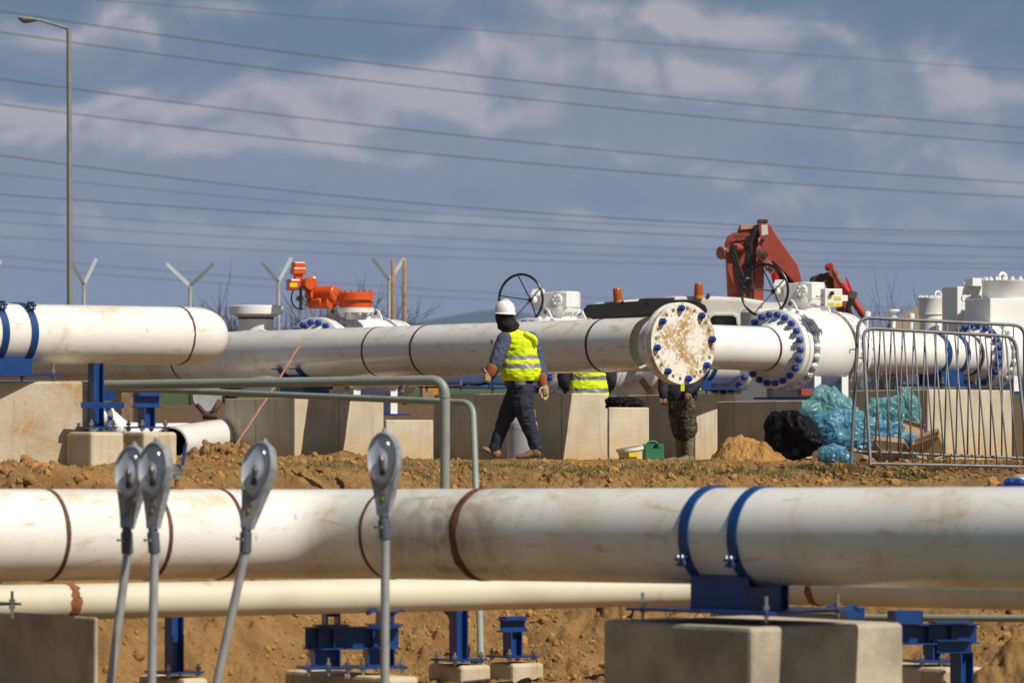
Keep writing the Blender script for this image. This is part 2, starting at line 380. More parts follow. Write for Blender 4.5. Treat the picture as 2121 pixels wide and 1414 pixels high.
# ------------------------------------------------------------------ ground
def smooth(t): t = np.clip(t, 0, 1); return t * t * (3 - 2 * t)
def gz0(x, y):
    x = np.asarray(x, float); y = np.asarray(y, float)
    k = smooth((x + 4.2) / 4.4)
    yc = 36.5 + 7.3 * k; yb = 34.0 + 3.3 * k
    s = np.clip((y - yb) / (yc - yb), 0, 1)
    f = 1 - (1 - s) ** 1.55
    f = f * smooth(s * 6 + .0) ** .5
    z = -1.78 + 1.80 * f
    z = z + .02 * smooth((y - yc) / 2.5)
    z = z + 1.0 * smooth((y - 60) / 26) + np.clip(y - 90, 0, None) * .0138 * smooth((y - 90) / 60)
    return z
def ground():
    def axis(parts):
        out = []
        for a, b, n in parts: out += list(np.linspace(a, b, n, endpoint=False))
        return out
    g = [7.0 * 1.5 ** i for i in range(1, 18)]
    xs = [-v for v in g[::-1]] + axis([(-6, 6, 600)]) + [6.0] + g
    ys = [-60, -20, 0, 10, 18, 24, 27] + axis([(29, 33.5, 60), (33.5, 47, 640), (47, 60, 130), (60, 95, 100)]) + [95 * 1.25 ** i for i in range(0, 22)]
    X, Y = np.meshgrid(np.array(xs), np.array(ys))
    Zg = gz0(X, Y)
    p = np.stack([X, Y, np.zeros_like(X)], -1)
    near = smooth((60 - np.abs(X)) / 20) * smooth((110 - Y) / 30)
    slope = smooth((Y - 33) / 1.5) * smooth((45.5 - Y) / 2.5)
    n1 = fbm(p * .55, 3, 3); n2 = fbm(p * 2.3, 4, 9); n3 = fbm(p * 8.0, 4, 21)
    cl = np.abs(fbm(p * 5.0, 4, 33)); rough = smooth(fbm(p * .8, 2, 40) * 1.8 + .35)
    n4 = fbm(p * 17.0, 3, 51); kk = smooth((X + 4.2) / 4.4); deep = .22 + .78 * smooth((36.5 + 7.3 * kk - 1.4 - Y) / 1.6)
    Zg += near * (.05 * n1 + .040 * n2 * (.4 + slope) + (.018 + .10 * slope * (.25 + rough) * deep) * n3 + (.014 + .085 * slope * (.25 + rough) * deep) * n4 + (.004 + .012 * slope) * fbm(p * 31.0, 2, 57))
    Zg -= near * slope * rough * .09 * (1 - smooth(cl * 6))
    # lumps of turned earth
    def lump(cx, cy, rx, ry, h, sd):
        nonlocal Zg
        d = ((X - cx) / rx) ** 2 + ((Y - cy) / ry) ** 2
        m = np.exp(-d * 1.3)
        Zg = Zg + m * h * (1 + .5 * fbm(p * 7, 4, sd) + .35 * fbm(p * 16, 3, sd + 5))
    q = P(470, 945, 43.0); lump(q.x, q.y, .42, .5, .16, 50)
    q = P(690, 950, 44.0); lump(q.x, q.y, .8, .6, .10, 60)
    q = P(1180, 955, 45.4); lump(q.x, q.y, 1.0, .4, .035, 70)
    q = P(60, 985, 35.8); lump(q.x, q.y, .5, .4, .05, 80)
    q = P(2140, 1400, 33.5); lump(q.x, q.y, .55, .5, .45, 90)
    # a hole beside the left piers
    q = P(150, 980, 36.1); d = ((X - q.x) / .22) ** 2 + ((Y - q.y) / .3) ** 2; Zg -= .22 * np.exp(-d ** 2)
    V = np.stack([X, Y, Zg], -1).reshape(-1, 3); nx = len(xs); ny = len(ys)
    i, j = np.meshgrid(np.arange(nx - 1), np.arange(ny - 1)); a = (j * nx + i).ravel()
    Fc = np.stack([a, a + 1, a + nx + 1, a + nx], -1)
    me = bpy.data.meshes.new('ground'); me.vertices.add(len(V)); me.vertices.foreach_set('co', V.ravel())
    me.loops.add(Fc.size); me.loops.foreach_set('vertex_index', Fc.ravel().astype(np.int32))
    me.polygons.add(len(Fc)); me.polygons.foreach_set('loop_start', np.arange(0, Fc.size, 4, dtype=np.int32)); me.polygons.foreach_set('loop_total', np.full(len(Fc), 4, np.int32))
    me.update(); me.validate(); me.polygons.foreach_set('use_smooth', [True] * len(Fc))
    o = bpy.data.objects.new('ground', me); COL.objects.link(o); o['kind'] = 'structure'
    m = mat('bare_ochre_soil', (.33, .185, .058), .95, 0, .035, 30, (.21, .108, .031), 2.2, .38, .66,
            [((.13, .068, .024), 13, .54, .66, .8), ((.46, .30, .13), 13, .60, .68, .7), ((.52, .42, .28), 34, .69, .72, .8)])  # fine dark patches: darker soil plus painted shadows between small clods
    # far field turns green with distance along y (grass field)
    nt = m.node_tree; N = nt.nodes.new; L = nt.links.new; b = nt.nodes['Principled BSDF']; src = b.inputs['Base Color'].links[0].from_socket
    tc = N('ShaderNodeTexCoord'); sp = N('ShaderNodeSeparateXYZ'); L(tc.outputs['Object'], sp.inputs[0])
    mr = N('ShaderNodeMapRange'); L(sp.outputs[1], mr.inputs[0]); mr.inputs[1].default_value = 88; mr.inputs[2].default_value = 94
    mx = N('ShaderNodeMix'); mx.data_type = 'RGBA'; L(mr.outputs[0], mx.inputs[0]); L(src, mx.inputs[6]); mx.inputs[7].default_value = (.05, .085, .018, 1)
    mr3 = N('ShaderNodeMapRange'); L(sp.outputs[1], mr3.inputs[0]); mr3.inputs[1].default_value = 47; mr3.inputs[2].default_value = 49
    mx3 = N('ShaderNodeMix'); mx3.data_type = 'RGBA'; L(mr3.outputs[0], mx3.inputs[0]); L(src, mx3.inputs[6]); mx3.inputs[7].default_value = (.14, .075, .028, 1); L(mx3.outputs[2], mx.inputs[6])  # browner soil behind the blocks, darkened further to cut bounce light
    mr2 = N('ShaderNodeMapRange'); L(sp.outputs[1], mr2.inputs[0]); mr2.inputs[1].default_value = 29; mr2.inputs[2].default_value = 24
    mx2 = N('ShaderNodeMix'); mx2.data_type = 'RGBA'; L(mr2.outputs[0], mx2.inputs[0]); L(mx.outputs[2], mx2.inputs[6]); mx2.inputs[7].default_value = (.06, .075, .025, 1)  # unseen near ground: dark grass tone added to cut bounce light on front faces
    L(mx2.outputs[2], b.inputs['Base Color'])
    me.materials.append(m)
    from mathutils.bvhtree import BVHTree
    # nearest grid lookup for heights
    xa, ya = np.array(xs), np.array(ys)
    def gz(x, y):
        i = int(np.clip(np.searchsorted(xa, x) - 1, 0, nx - 2)); j = int(np.clip(np.searchsorted(ya, y) - 1, 0, ny - 2))
        tx = (x - xa[i]) / (xa[i + 1] - xa[i]); ty = (y - ya[j]) / (ya[j + 1] - ya[j])
        return float((Zg[j, i] * (1 - tx) + Zg[j, i + 1] * tx) * (1 - ty) + (Zg[j + 1, i] * (1 - tx) + Zg[j + 1, i + 1] * tx) * ty)
    return gz, m
gz, SOIL = ground()

def hills():
    xs = np.linspace(-3000, 3000, 241); v = []; f = []
    Y0 = 9000
    prof = lambda x: 262 + 42 * math.exp(-((x + 40) / 160) ** 2) + 26 * float(fbm(np.array([x * .0016, 0, 0]), 4, 5)) + 20 * math.exp(-((x - 500) / 300) ** 2)
    rows = [(0, 0), (.5, 300), (.85, 600), (1.0, 900), (.8, 1500), (0, 2600)]
    rnd = random.Random(4)
    for (k, dy) in rows:
        for x in xs: v.append((x * (1 + .0), Y0 + dy, max(60, 0) * 0 + prof(x) * k + (80 * float(fbm(np.array([x * .004, dy * .004, 1.0]), 3, 8)) * k * .2)))
    n = len(xs)
    for r in range(len(rows) - 1):
        for i in range(n - 1): f.append((r * n + i, r * n + i + 1, (r + 1) * n + i + 1, (r + 1) * n + i))
    me = bpy.data.meshes.new('hills'); me.from_pydata(v, [], f); me.materials.append(M['hill'])
    me.polygons.foreach_set('use_smooth', [True] * len(f))
    o = bpy.data.objects.new('hills', me); COL.objects.link(o); o['kind'] = 'structure'
hills()

# ------------------------------------------------------------------ generic parts
HEX = {}
def nut_mesh(material, size):
    key = (material.name, round(size, 4))
    if key in HEX: return HEX[key]
    mb = MB(); r = size
    ring = lambda z, rr: [Vector((rr * math.cos(math.pi / 3 * i), rr * math.sin(math.pi / 3 * i), z)) for i in range(6)]
    mb.loft([ring(0, r), ring(size * 1.05, r), ring(size * 1.2, r * .86)], True, 0, False)
    mb.tube([(0, 0, size * 1.2), (0, 0, size * 1.75)], r * .52, 12)
    me = bpy.data.meshes.new('nut'); me.from_pydata([tuple(v) for v in mb.v], [], mb.f); me.materials.append(material); me.update()
    HEX[key] = me; return me
def nut(parent, pos, ax, size, material, name='nut'):
    o = bpy.data.objects.new(name, nut_mesh(material, size)); COL.objects.link(o); o.parent = parent
    w = Vector(parent.get('_w', (0, 0, 0)))
    o.location = Vector(pos) - w; o.rotation_euler = ax.to_track_quat('Z', 'Y').to_euler()
    return o
def frame(ax):
    ax = ax.normalized(); a = Z if abs(ax.z) < .9 else Vector((1, 0, 0)); u = (a - ax * a.dot(ax)).normalized(); return ax, u, ax.cross(u)
def nut_ring(parent, c, ax, R, n, size, material, a0=0.0, skip=None):
    ax, u, w = frame(ax)
    for i in range(n):
        q = a0 + 2 * math.pi * i / n
        if skip and skip(i): continue
        nut(parent, c + (u * math.cos(q) + w * math.sin(q)) * R, ax, size, material)
def band(parent, c, ax, r, w=.022, proud=.005, name='weld_band', m=None, seed=0, wob=0.0):
    ax, u, v = frame(ax); mb = MB(); n = 72; rings = [[] for _ in range(4)]
    for i in range(n):
        q = 2 * math.pi * i / n; d = u * math.cos(q) + v * math.sin(q)
        k0 = float(fbm(np.array([math.cos(q) * 5, math.sin(q) * 5, seed]), 3, 1)) * wob; k1 = float(fbm(np.array([math.cos(q) * 5, math.sin(q) * 5, seed + 9.0]), 3, 1)) * wob
        for j, (s, rr) in enumerate(((-w + k0, r - .002), (-w * .7 + k0, r + proud), (w * .7 + k1, r + proud), (w + k1, r - .002))):
            rings[j].append(c + ax * s + d * rr)
    mb.loft(rings, False)
    return mb.build(name, m or M['weld'], parent)
def bolt(mb, p, h=.16, r=.011, below=.1, mat=0):
    mb.tube([p - Z * below, p + Z * h], r, 8, mat=mat)
    for dz in (.012, -.035): mb.lathe(p + Z * dz, Z, [(0, 0), (0, r * 2), (.022, r * 2), (.022, 0)], 6, smooth=False, mat=mat)
def anchor(parent, p, h=.13, below=.07):
    mb = MB(); bolt(mb, p, h, .011, below); return mb.build('anchor_bolt', M['zinc'], parent)
def elbow_path(pts, rad, n=10):
    out = [pts[0]]
    for k in range(1, len(pts) - 1):
        p = pts[k]; a = (pts[k - 1] - p); b = (pts[k + 1] - p); la, lb = a.length, b.length; a.normalize(); b.normalize()
        r = min(rad, la * .49, lb * .49)
        p0 = p + a * r; p2 = p + b * r
        for i in range(n + 1):
            t = i / n; out.append(p0 * (1 - t) ** 2 + p * 2 * t * (1 - t) + p2 * t * t)
    out.append(pts[-1]); return out
def block(name, label, pc, Yc, pl, pr, ytop, zb, material, group='concrete support blocks', bev=.018, parent=None, ang=None):
    C = P(pc, ytop, Yc); b, a = B, A
    if ang is not None:
        b = Vector((math.cos(math.radians(ang)), math.sin(math.radians(ang)), 0)); a = Vector((b.y, -b.x, 0))
    tl = -along(C, a, pl) if pl is not None else 1.0
    tr = along(C, b, pr) if pr is not None else 1.0
    lo = Vector((C.x, C.y, zb)); h = C.z - zb
    mb = MB(); cc = C - a * (tl / 2) + b * (tr / 2); mb.box(Vector((cc.x, cc.y, zb + h / 2)), a * (tl / 2), b * (tr / 2), Z * (h / 2))
    base = Vector((cc.x, cc.y, zb)); mb.v = [v - base for v in mb.v]
    o = mb.build(name, material, None, bevel=bev, segs=2); o.location = base
    tag(o, label, 'concrete block', group)
    return o, C, cc

def clamp_ring(parent, c, ax, r, w=.05, t=.014, lug_ang=None, side=1):
    """flat steel strap round a pipe, ending in two bolted lugs"""
    ax, u, v = frame(ax); mb = MB(); n = 72
    def pt(q, rr, s): return c + ax * s + (u * math.cos(q) + v * math.sin(q)) * rr
    rings = []
    for (s, rr) in ((-w, r + .001), (-w, r + t), (w, r + t), (w, r + .001), (-w, r + .001)):
        rings.append([pt(2 * math.pi * i / n, rr, s) for i in range(n)])
    mb.loft(rings, False, 0, False)
    o = mb.build('clamp_ring', M['blue'], parent)
    if lug_ang is not None:
        for la in lug_ang:
            d = u * math.cos(la) + v * math.sin(la); tt = -u * math.sin(la) + v * math.cos(la)
            l = MB()
            for sgn in (-1, 1): l.box(c + d * (r + t + .035) + tt * (.02 * sgn), ax * w * .95, d * .034, tt * .006)
            lo = l.build('clamp_lug', M['blue'], parent)
            b = MB()
            for s in (-.5, .5): b.tube([c + d * (r + t + .045) + ax * (w * s) - tt * .045, c + d * (r + t + .045) + ax * (w * s) + tt * .045], .008, 8)
            b.build('clamp_bolt', M['zinc'], parent)
    return o

def pipe_support(label, p, ax, r, zblock, offs=(-.3, .3), plate=(.55, .32), lugs=None, saddle_h=None, w=.045, plate_gap=.045, group='blue pipe supports'):
    """clamps round the pipe at p, a saddle box under it and a bolted base plate over a concrete block"""
    ax = Vector((ax.x, ax.y, 0)).normalized(); side = Vector((ax.y, -ax.x, 0))
    base = Vector((p.x, p.y, zblock)); t = thing('pipe_support', label, 'pipe support', base, group)
    for o in offs: clamp_ring(t, p + ax * o, ax, r, w, lug_ang=lugs)
    zpl = zblock + plate_gap; zt = p.z - r * .55; m = MB()
    L0 = min(offs) - w; L1 = max(offs) + w; c = p + ax * ((L0 + L1) / 2); hl = (L1 - L0) / 2
    for s in (-1, 1):   # side cheeks cut to the pipe
        pts = []
        m.box(Vector((c.x, c.y, (zpl + .02 + p.z - r * .78) / 2)) + side * (r * .62 * s), ax * hl, side * .008, Z * ((p.z - r * .78 - zpl - .02) / 2))
    for o in list(offs) + [0.0]:
        q = p + ax * (o if o else (L0 + L1) / 2)
        hh = (p.z - r - .005 - zpl - .02) / 2
        if hh > .01: m.box(Vector((q.x, q.y, zpl + .02 + hh)), side * (r * .60), ax * .008, Z * hh)
    m.build('saddle', M['blue'], t)
    m = MB(); m.box(Vector((c.x, c.y, zpl + .01)), ax * plate[0], side * plate[1], Z * .01); pl = m.build('base_plate', M['blue'], t)
    for sx in (-.88, .88):
        for sy in (-.8, .8):
            q = Vector((c.x, c.y, zpl + .02)) + ax * (plate[0] * sx) + side * (plate[1] * sy); anchor(t, q, .10, .075)
    return t

# ------------------------------------------------------------------ near pipeline
def near_pipeline():
    m, blob, src, b, L = soot_pipe()
    p0 = P(-260, 1110, 29.35); p1 = P(640, 1104, 31.6); p2 = P(2500, 1116.5, 26.1)
    r = .326
    t = thing('white_pipeline', 'thick white pipeline with brown weld bands crossing the whole foreground', 'pipeline', p1 - Z * r)
    mb = MB(); path = elbow_path([p0, p1, p2], .72, 16); mb.tube(path, r, 96, False, up=Z); mb.build('pipe', M['soot'], t)
    q = on_line(p1, p2, 905) ; q1 = q - t.location + Vector((-.25, -.22, 0))
    s1 = blob(tuple(q1), .44, (.26, .20, .13), .62, src)
    q = on_line(p1, p2, 1010) - t.location + Vector((-.15, -.24, .0))
    s1 = blob(tuple(q), .50, (.30, .21, .12), .75, s1)
    L(s1, b.inputs['Base Color'])
    dl = (p1 - p0).normalized(); dr = (p2 - p1).normalized()
    for px, d, a, c, w, wob in ((92, dl, p0, p1, .021, .003), (303, dl, p0, p1, .02, .003), (452, dl, p0, p1, .02, .003), (812, dr, p1, p2, .017, .003), (1004, dr, p1, p2, .043, .018)):
        band(t, on_line(a, c, px), d, r, w, .005, seed=px, wob=wob)
    # small ball valve on a stub, on top
    q = on_line(p0, p1, 366); top = q + Z * (r - .01)
    v = MB(); v.lathe(top, Z, [(0, .05), (.025, .045), (.03, .018), (.10, .018)], 16)
    stub = v.build('vent_stub', M['rust'], t)
    v = MB(); c = top + Z * .15; v.tube([c - A * .0 - Vector((.045, 0, 0)), c + Vector((.045, 0, 0))], .042, 14); v.tube([top + Z * .08, c], .03, 12)
    v.lathe(c, Vector((0, -1, 0)), [(0, .02), (.05, .026), (.065, .026), (.065, 0)], 8)
    bv = v.build('ball_valve', M['zinc'], t)
    h = MB(); hb = c + Vector((.035, -.055, .03)); h.prism([hb, hb + Vector((.022, 0, 0)), hb + Vector((.045, 0, .16)), hb + Vector((.02, 0, .16))], Vector((0, -.008, 0))); h.build('lever', M['blue'], bv)
    # support under the right part
    q = on_line(p1, p2, 1552); zc = P(1555, 1299, 27.82).z
    pipe_support('navy blue double clamp saddle under the thick foreground pipeline', q, dr, r, zc, offs=(-.30, .13), plate=(.62, .46), lugs=(math.radians(115),), w=.04, plate_gap=.075)
    return p0, p1, p2, r
NP = near_pipeline()
CAP = None
def near_blocks():
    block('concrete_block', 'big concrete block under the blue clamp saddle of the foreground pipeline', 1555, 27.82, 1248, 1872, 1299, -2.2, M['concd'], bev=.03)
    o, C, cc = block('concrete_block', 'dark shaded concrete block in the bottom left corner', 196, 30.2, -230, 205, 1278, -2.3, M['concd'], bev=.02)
    # bolted plate visible on it
    q = P(0, 1252, 30.1); t = thing('base_plate', 'thin blue steel plate held by a threaded bolt, on the corner concrete block', 'steel plate', Vector((q.x, q.y, C.z)))
    m = MB(); m.box(Vector((q.x - .35, q.y + .2, q.z)), A * .3, B * .42 * .9, Z * .008); pl = m.build('plate', M['blue'], t)
    anchor(t, P(25, 1250, 30.0), .09, .10)
near_blocks()
def edge_flange():
    c = P(2128, 1052, 30.6); t = thing('flanged_pipe', 'white flange with a blue bolt peeping above the foreground pipeline, right edge', 'flange', c - Z * .3)
    m = MB(); m.lathe(c, -B, [(0, .15), (0, .245), (.05, .245), (.055, .24), (.055, .225), (.06, .225), (.115, .225), (.115, .14)], 64); f = m.build('flange', M['pipeclean'], t)
    m = MB(); m.tube([c, c + B * 1.0], .15, 40); m.build('pipe', M['pipeclean'], t)
    nut_ring(f, c - B * .115, -B, .19, 12, .035, M['bluenut'], .2)
    nut_ring(f, c, B, .19, 12, .035, M['bluenut'], .2)
edge_flange()

# ------------------------------------------------------------------ thin cream pipeline behind
def thin_pipeline():
    r = .136
    p0 = P(-300, 1246, 31.0); p1 = P(1560, 1217, 36.6); p2 = P(2400, 1233, 33.2)
    p0.z = -.955
    t = thing('cream_pipeline', 'thin cream pipeline below and behind the thick foreground one', 'pipeline', p1 - Z * r)
    mb = MB(); mb.tube(elbow_path([p0, p1, p2], .5, 12), r, 64, False, up=Z); mb.build('pipe', M['cream'], t)
    dl = (p1 - p0).normalized(); dr = (p2 - p1).normalized()
    band(t, on_line(p0, p1, 140), dl, r, .05, .004, m=M['rust'], wob=.035, seed=3)
    band(t, on_line(p0, p1, 1458), dl, r, .015, .004)
    band(t, on_line(p1, p2, 1697), dr, r, .045, .004, m=M['rust'], wob=.02, seed=5)
    return p0, p1, p2, r
TP = thin_pipeline()
def tpc(px):
    p0, p1, p2, r = TP
    return on_line(p0, p1, px) if px < 1550 else on_line(p1, p2, px)

def post_stand(label, pxc, ytop, ybase, Y, h=.13, plate=.17, arm=None, group='blue pipe supports', zb=None, tee=False, pxw=None, anchors=True):
    base = P(pxc, ybase, Y); top = P(pxc, ytop, Y)
    t = thing('pipe_support', label, 'pipe support', base, group)
    m = MB(); m.ibeam(base + Z * .012, top - (Z * .11 if tee else Z * 0), A, h, h, .012, .009); m.build('post', M['blue'], t)
    m = MB(); m.box(base + Z * .005, A * plate, B * plate, Z * .008); m.build('base_plate', M['blue'], t)
    for sx in (-.8, .8):
        for sy in (-.8, .8): anchor(t, base + Z * .012 + A * plate * sx + B * plate * sy, .06, .045)
    if tee:
        m = MB(); c = top - Z * .055; m.ibeam(c - B * .13, c + B * .13, A, .11, .12, .01, .008); m.build('crossbeam', M['blue'], t)
        m = MB(); m.box(top + Z * .012, B * .11, A * .055, Z * .010); m.build('sliding_pad', M['blue'], t)
    return t
def pit():
    # blocks in the pit
    block('concrete_block', 'low stained concrete block carrying the tall blue post in the pit', 955, 35.7, 885, 1018, 1378, -2.1, M['concs'], bev=.03)
    block('concrete_block', 'low stained concrete block carrying the blue T-shaped stand in the pit', 1062, 36.1, 1012, 1128, 1374, -2.1, M['concs'], bev=.03)
    block('concrete_block', 'long low concrete block under the wide blue H-shaped frame', 800, 33.6, 588, 868, 1403, -2.2, M['concs'], bev=.03)
    block('concrete_block', 'low concrete block under the lone blue post at the left of the pit', 380, 33.2, 285, 432, 1405, -2.2, M['concs'], bev=.03)
    block('concrete_block', 'low concrete block half hidden behind the big one, right of the pit', 1955, 33.6, 1760, 2040, 1384, -2.2, M['concs'], bev=.03)
    post_stand('tall blue H-section post holding the cream pipeline in the pit', 950, 1258, 1366, 35.9, .115)
    post_stand('short blue T-shaped stand beside the grey conduit in the pit', 1062, 1281, 1359, 36.3, .12, .16, tee=True)
    post_stand('dark blue post under the left end of the cream pipeline', 361, 1268, 1392, 33.4, .11)
    # wide frame
    Y = 34.0; base = P(718, 1384, Y); t = thing('pipe_support', 'wide blue H-shaped frame with two short legs under the cream pipeline', 'pipe support', base, 'blue pipe supports')
    m = MB()
    z0 = base.z; zt = P(718, 1300, Y).z; zm = P(718, 1343, Y).z
    X = Vector((1, .25, 0)).normalized(); Yv = Vector((-X.y, X.x, 0))
    m.ibeam(P(632, 1321, Y) , P(632, 1321, Y) + X * .76, Yv, zt - zm + .012, .2, .012, .009)
    m.box(base, X * .001, Yv * .001, Z * .001)
    cb = P(632, 1321, Y)
    for s in (.10, .22, .54, .66): m.box(cb + X * s, X * .005, Yv * .09, Z * ((zt - zm) / 2 - .012))
    m.build('crossbeam', M['blue'], t)
    for s in (.16, .60):
        m = MB(); q = cb + X * s; m.ibeam(Vector((q.x, q.y, z0 + .02)), Vector((q.x, q.y, zm - .008)), Yv, .22, .2, .011, .009); m.build('leg', M['blue'], t)
        m = MB(); m.box(Vector((q.x, q.y, z0 + .008)), X * .20, Yv * .17, Z * .009); m.build('base_plate', M['blue'], t)
        for sx in (-.16, .0, .16): anchor(t, Vector((q.x, q.y, z0 + .02)) + X * sx - Yv * .14, .07, .07)
        m = MB(); zz = P(0, 1272, Y).z; q = cb + X * s + Yv * .0
        m.box(Vector((q.x, q.y, (zz + zt) / 2 + .02)), X * .008, Yv * .09, Z * ((zz - zt) / 2 + .01)); m.box(Vector((q.x, q.y, (zz + zt) / 2 + .02)) + X * .1, X * .008, Yv * .09, Z * ((zz - zt) / 2 + .01))
        m.box(Vector((q.x, q.y, zt + .02)) + X * .05, X * .13, Yv * .1, Z * .007)
        m.box(Vector((q.x, q.y, zz + .03)) + X * .05 + Yv * .03, X * .058, Yv * .008, Z * .05)
        m.build('cradle', M['blue'], t)
    for pxl in (765, 818):   # splayed lugs
        m = MB(); q = P(pxl, 1266, Y - .2); m.prism([q, q + X * .05 + Z * .02, q + X * .09, q + X * .085 - Z * .008, q + X * .05 + Z * .01, q - Z * .03], Yv * .12); m.build('clamp_lug', M['blue'], t)
    # right group
    Y = 33.9
    q = P(1942, 1392, Y - .9); t = thing('pipe_support', 'tangle of dark blue beams under the cream pipeline at the right of the pit', 'pipe support', q, 'blue pipe supports')
    m = MB(); a = P(1850, 1313, Y); m.ibeam(a, a + X * 0.70, Yv, .16, .16, .012, .009)
    for s in (.28, .47): m.box(a + X * s, X * .005, Yv * .07, Z * .065)
    m.build('crossbeam', M['blue'], t)
    m = MB(); a = P(1942, 1338, Y - .5); a2 = P(2012, 1338, Y - .5); m.ibeam(a, a2, Yv, .10, .14, .01, .009); m.build('crossbeam', M['blue'], t)
    m = MB(); a = P(1992, 1350, Y - .5); m.ibeam(Vector((a.x, a.y, -2.0)), a, A, .13, .13, .012, .009); m.build('post', M['blue'], t)
    m = MB(); a = P(1934, 1325, Y + .1); m.ibeam(Vector((a.x, a.y, P(0, 1366, Y).z)), a, A, .12, .12, .012, .009); m.build('post', M['blue'], t)
    m = MB(); a = P(1930, 1368, Y + .1); m.box(a, X * .19, Yv * .15, Z * .009); m.build('base_plate', M['blue'], t)
    for px in (1910, 1950): anchor(t, P(px, 1366, Y), .05, .06)
    m = MB(); a = P(1875, 1277, Y); m.box(a, X * .115, Yv * .1, Z * .05); m.build('cradle', M['blue'], t)
    m = MB(); a = P(1765, 1268, Y + .3)
    m.box(a, X * .075, Yv * .09, Z * .045)
    for px in (1730, 1772):
        e = P(px, 1256, Y); m.prism([e - X * .05, e + Z * .018, e + X * .05 - Z * .03, e + X * .05 - Z * .045, e + Z * .004, e - X * .05 - Z * .008], Yv * .1)
    m.build('clamp_lug', M['blue'], t)
    m = MB(); a = P(1970, 1297, Y); m.box(a + Z * .035, X * .16, Yv * .08, Z * .008); m.build('sliding_pad', M['blue'], t)
pit()

# ------------------------------------------------------------------ grey conduits
def conduits():
    def run(name, label, pts, r, rad):
        t = thing(name, label, 'conduit', (pts[-1].x, pts[-1].y, pts[-1].z), 'grey conduits')
        m = MB(); m.tube(elbow_path(pts, rad, 10), r, 28, True); m.build('pipe', M['conduit'], t)
        return t
    # thicker one
    Yr = 38.6; a = P(922, 788, Yr); v = Vector((a.x, a.y, -1.75))
    l = P(-200, 803.5, 42.0)
    t = run('conduit_pipe', 'thicker grey-green conduit with a rounded bend, running across in front of the walker', [l, P(922, 786.5, Yr), v], .045, .16)
    d = P(922, 850, Yr); m = MB(); m.lathe(Vector((a.x, a.y, P(0, 822, Yr).z)), Z, [(-.006, .046), (-.004, .049), (.004, .049), (.006, .046)], 24); m.build('weld_seam', M['conduit'], t)
    Yr = 38.9; a = P(981, 835, Yr)
    b = P(997, 1372, 37.35)
    t = run('conduit_pipe', 'thinner grey-green conduit bending down just right of the thicker one', [P(-200, 798, 42.5), P(330, 807, 41.6), P(979, 834, Yr), P(986, 1010, 38.6), Vector((b.x, b.y, -1.75))], .031, .13)
    # low conduit on the right in the pit
    t = run('conduit_pipe', 'low grey conduit end lying level behind the blue beams at the right', [P(2300, 1281, 34.8), P(1474, 1276.5, 36.6)], .030, .1)
    m = MB(); m.box(P(240, 838, 41), B * .05, A * .05, Z * .03)
conduits()

# ------------------------------------------------------------------ capped pipeline (upper left)
def capped():
    Y1 = 38.4; r = .266
    p0 = P(-200, 688, 37.2); p1 = P(400, 695.5, Y1 + .9)
    d = (p1 - p0); d.z *= 1; d.normalize()
    t = thing('white_pipeline', 'white pipeline ending in a rounded cap, upper left beside the lamp pole', 'pipeline', p1 - Z * r)
    mb = MB(); mb.tube([p0, p1], r, 80, False, up=Z); e = on_line(p0, p1, 368); mb.build('pipe', M['pipe'], t)
    c = on_line(p0, p1, 400); m = MB(); m.lathe(c, d, [(0, r)] + [(.33 * math.sin(q), r * math.cos(q) ** .72) for q in [math.pi / 2 * i / 14 for i in range(1, 14)]] + [(.33, 0)], 80); m.build('end_cap', M['pipe'], t)
    band(t, e, d, r, .014, .004, wob=.012, seed=7)
    q = on_line(p0, p1, 6); zb = P(0, 787, 38.2).z
    pipe_support('blue clamp saddle holding the capped white pipeline', q, d, r, zb, offs=(-.15, .16), plate=(.42, .30), lugs=(math.radians(40),), w=.035, plate_gap=.03)
    block('concrete_block', 'tall pale rust-stained concrete block under the capped pipeline at the left edge', -140, 37.6, -220, 189, 789, -.35, M['concs'], bev=.02, ang=14)
    # piers in front
    block('concrete_block', 'small chamfered concrete pier with a square blue post, left of the paired piers', 188, 37.5, 136, 258, 894, -.4, M['concs'], bev=.03)
    block('concrete_block', 'small chamfered concrete pier with a short blue stand, right of the paired piers', 297, 37.9, 256, 368, 894, -.4, M['concs'], bev=.03)
    t = post_stand('tall blue H-section post rising to the capped pipeline', 199, 752, 886, 37.9, .105, .14)
    m = MB(); a = P(212, 839, 37.75); m.box(a, Vector((1, .2, 0)).normalized() * .19, Vector((-.2, 1, 0)).normalized() * .03, Z * .026); m.build('bracket', M['blue'], t)
    m = MB(); a = P(225, 818, 38.2); m.box(a, Vector((1, .2, 0)).normalized() * .05, Vector((-.2, 1, 0)).normalized() * .06, Z * .045); m.build('bracket', M['blue'], t)
    post_stand('short blue T-shaped stand under the two grey conduits', 304, 818, 886, 38.3, .115, .15, tee=True)
    return p0, p1
capped()

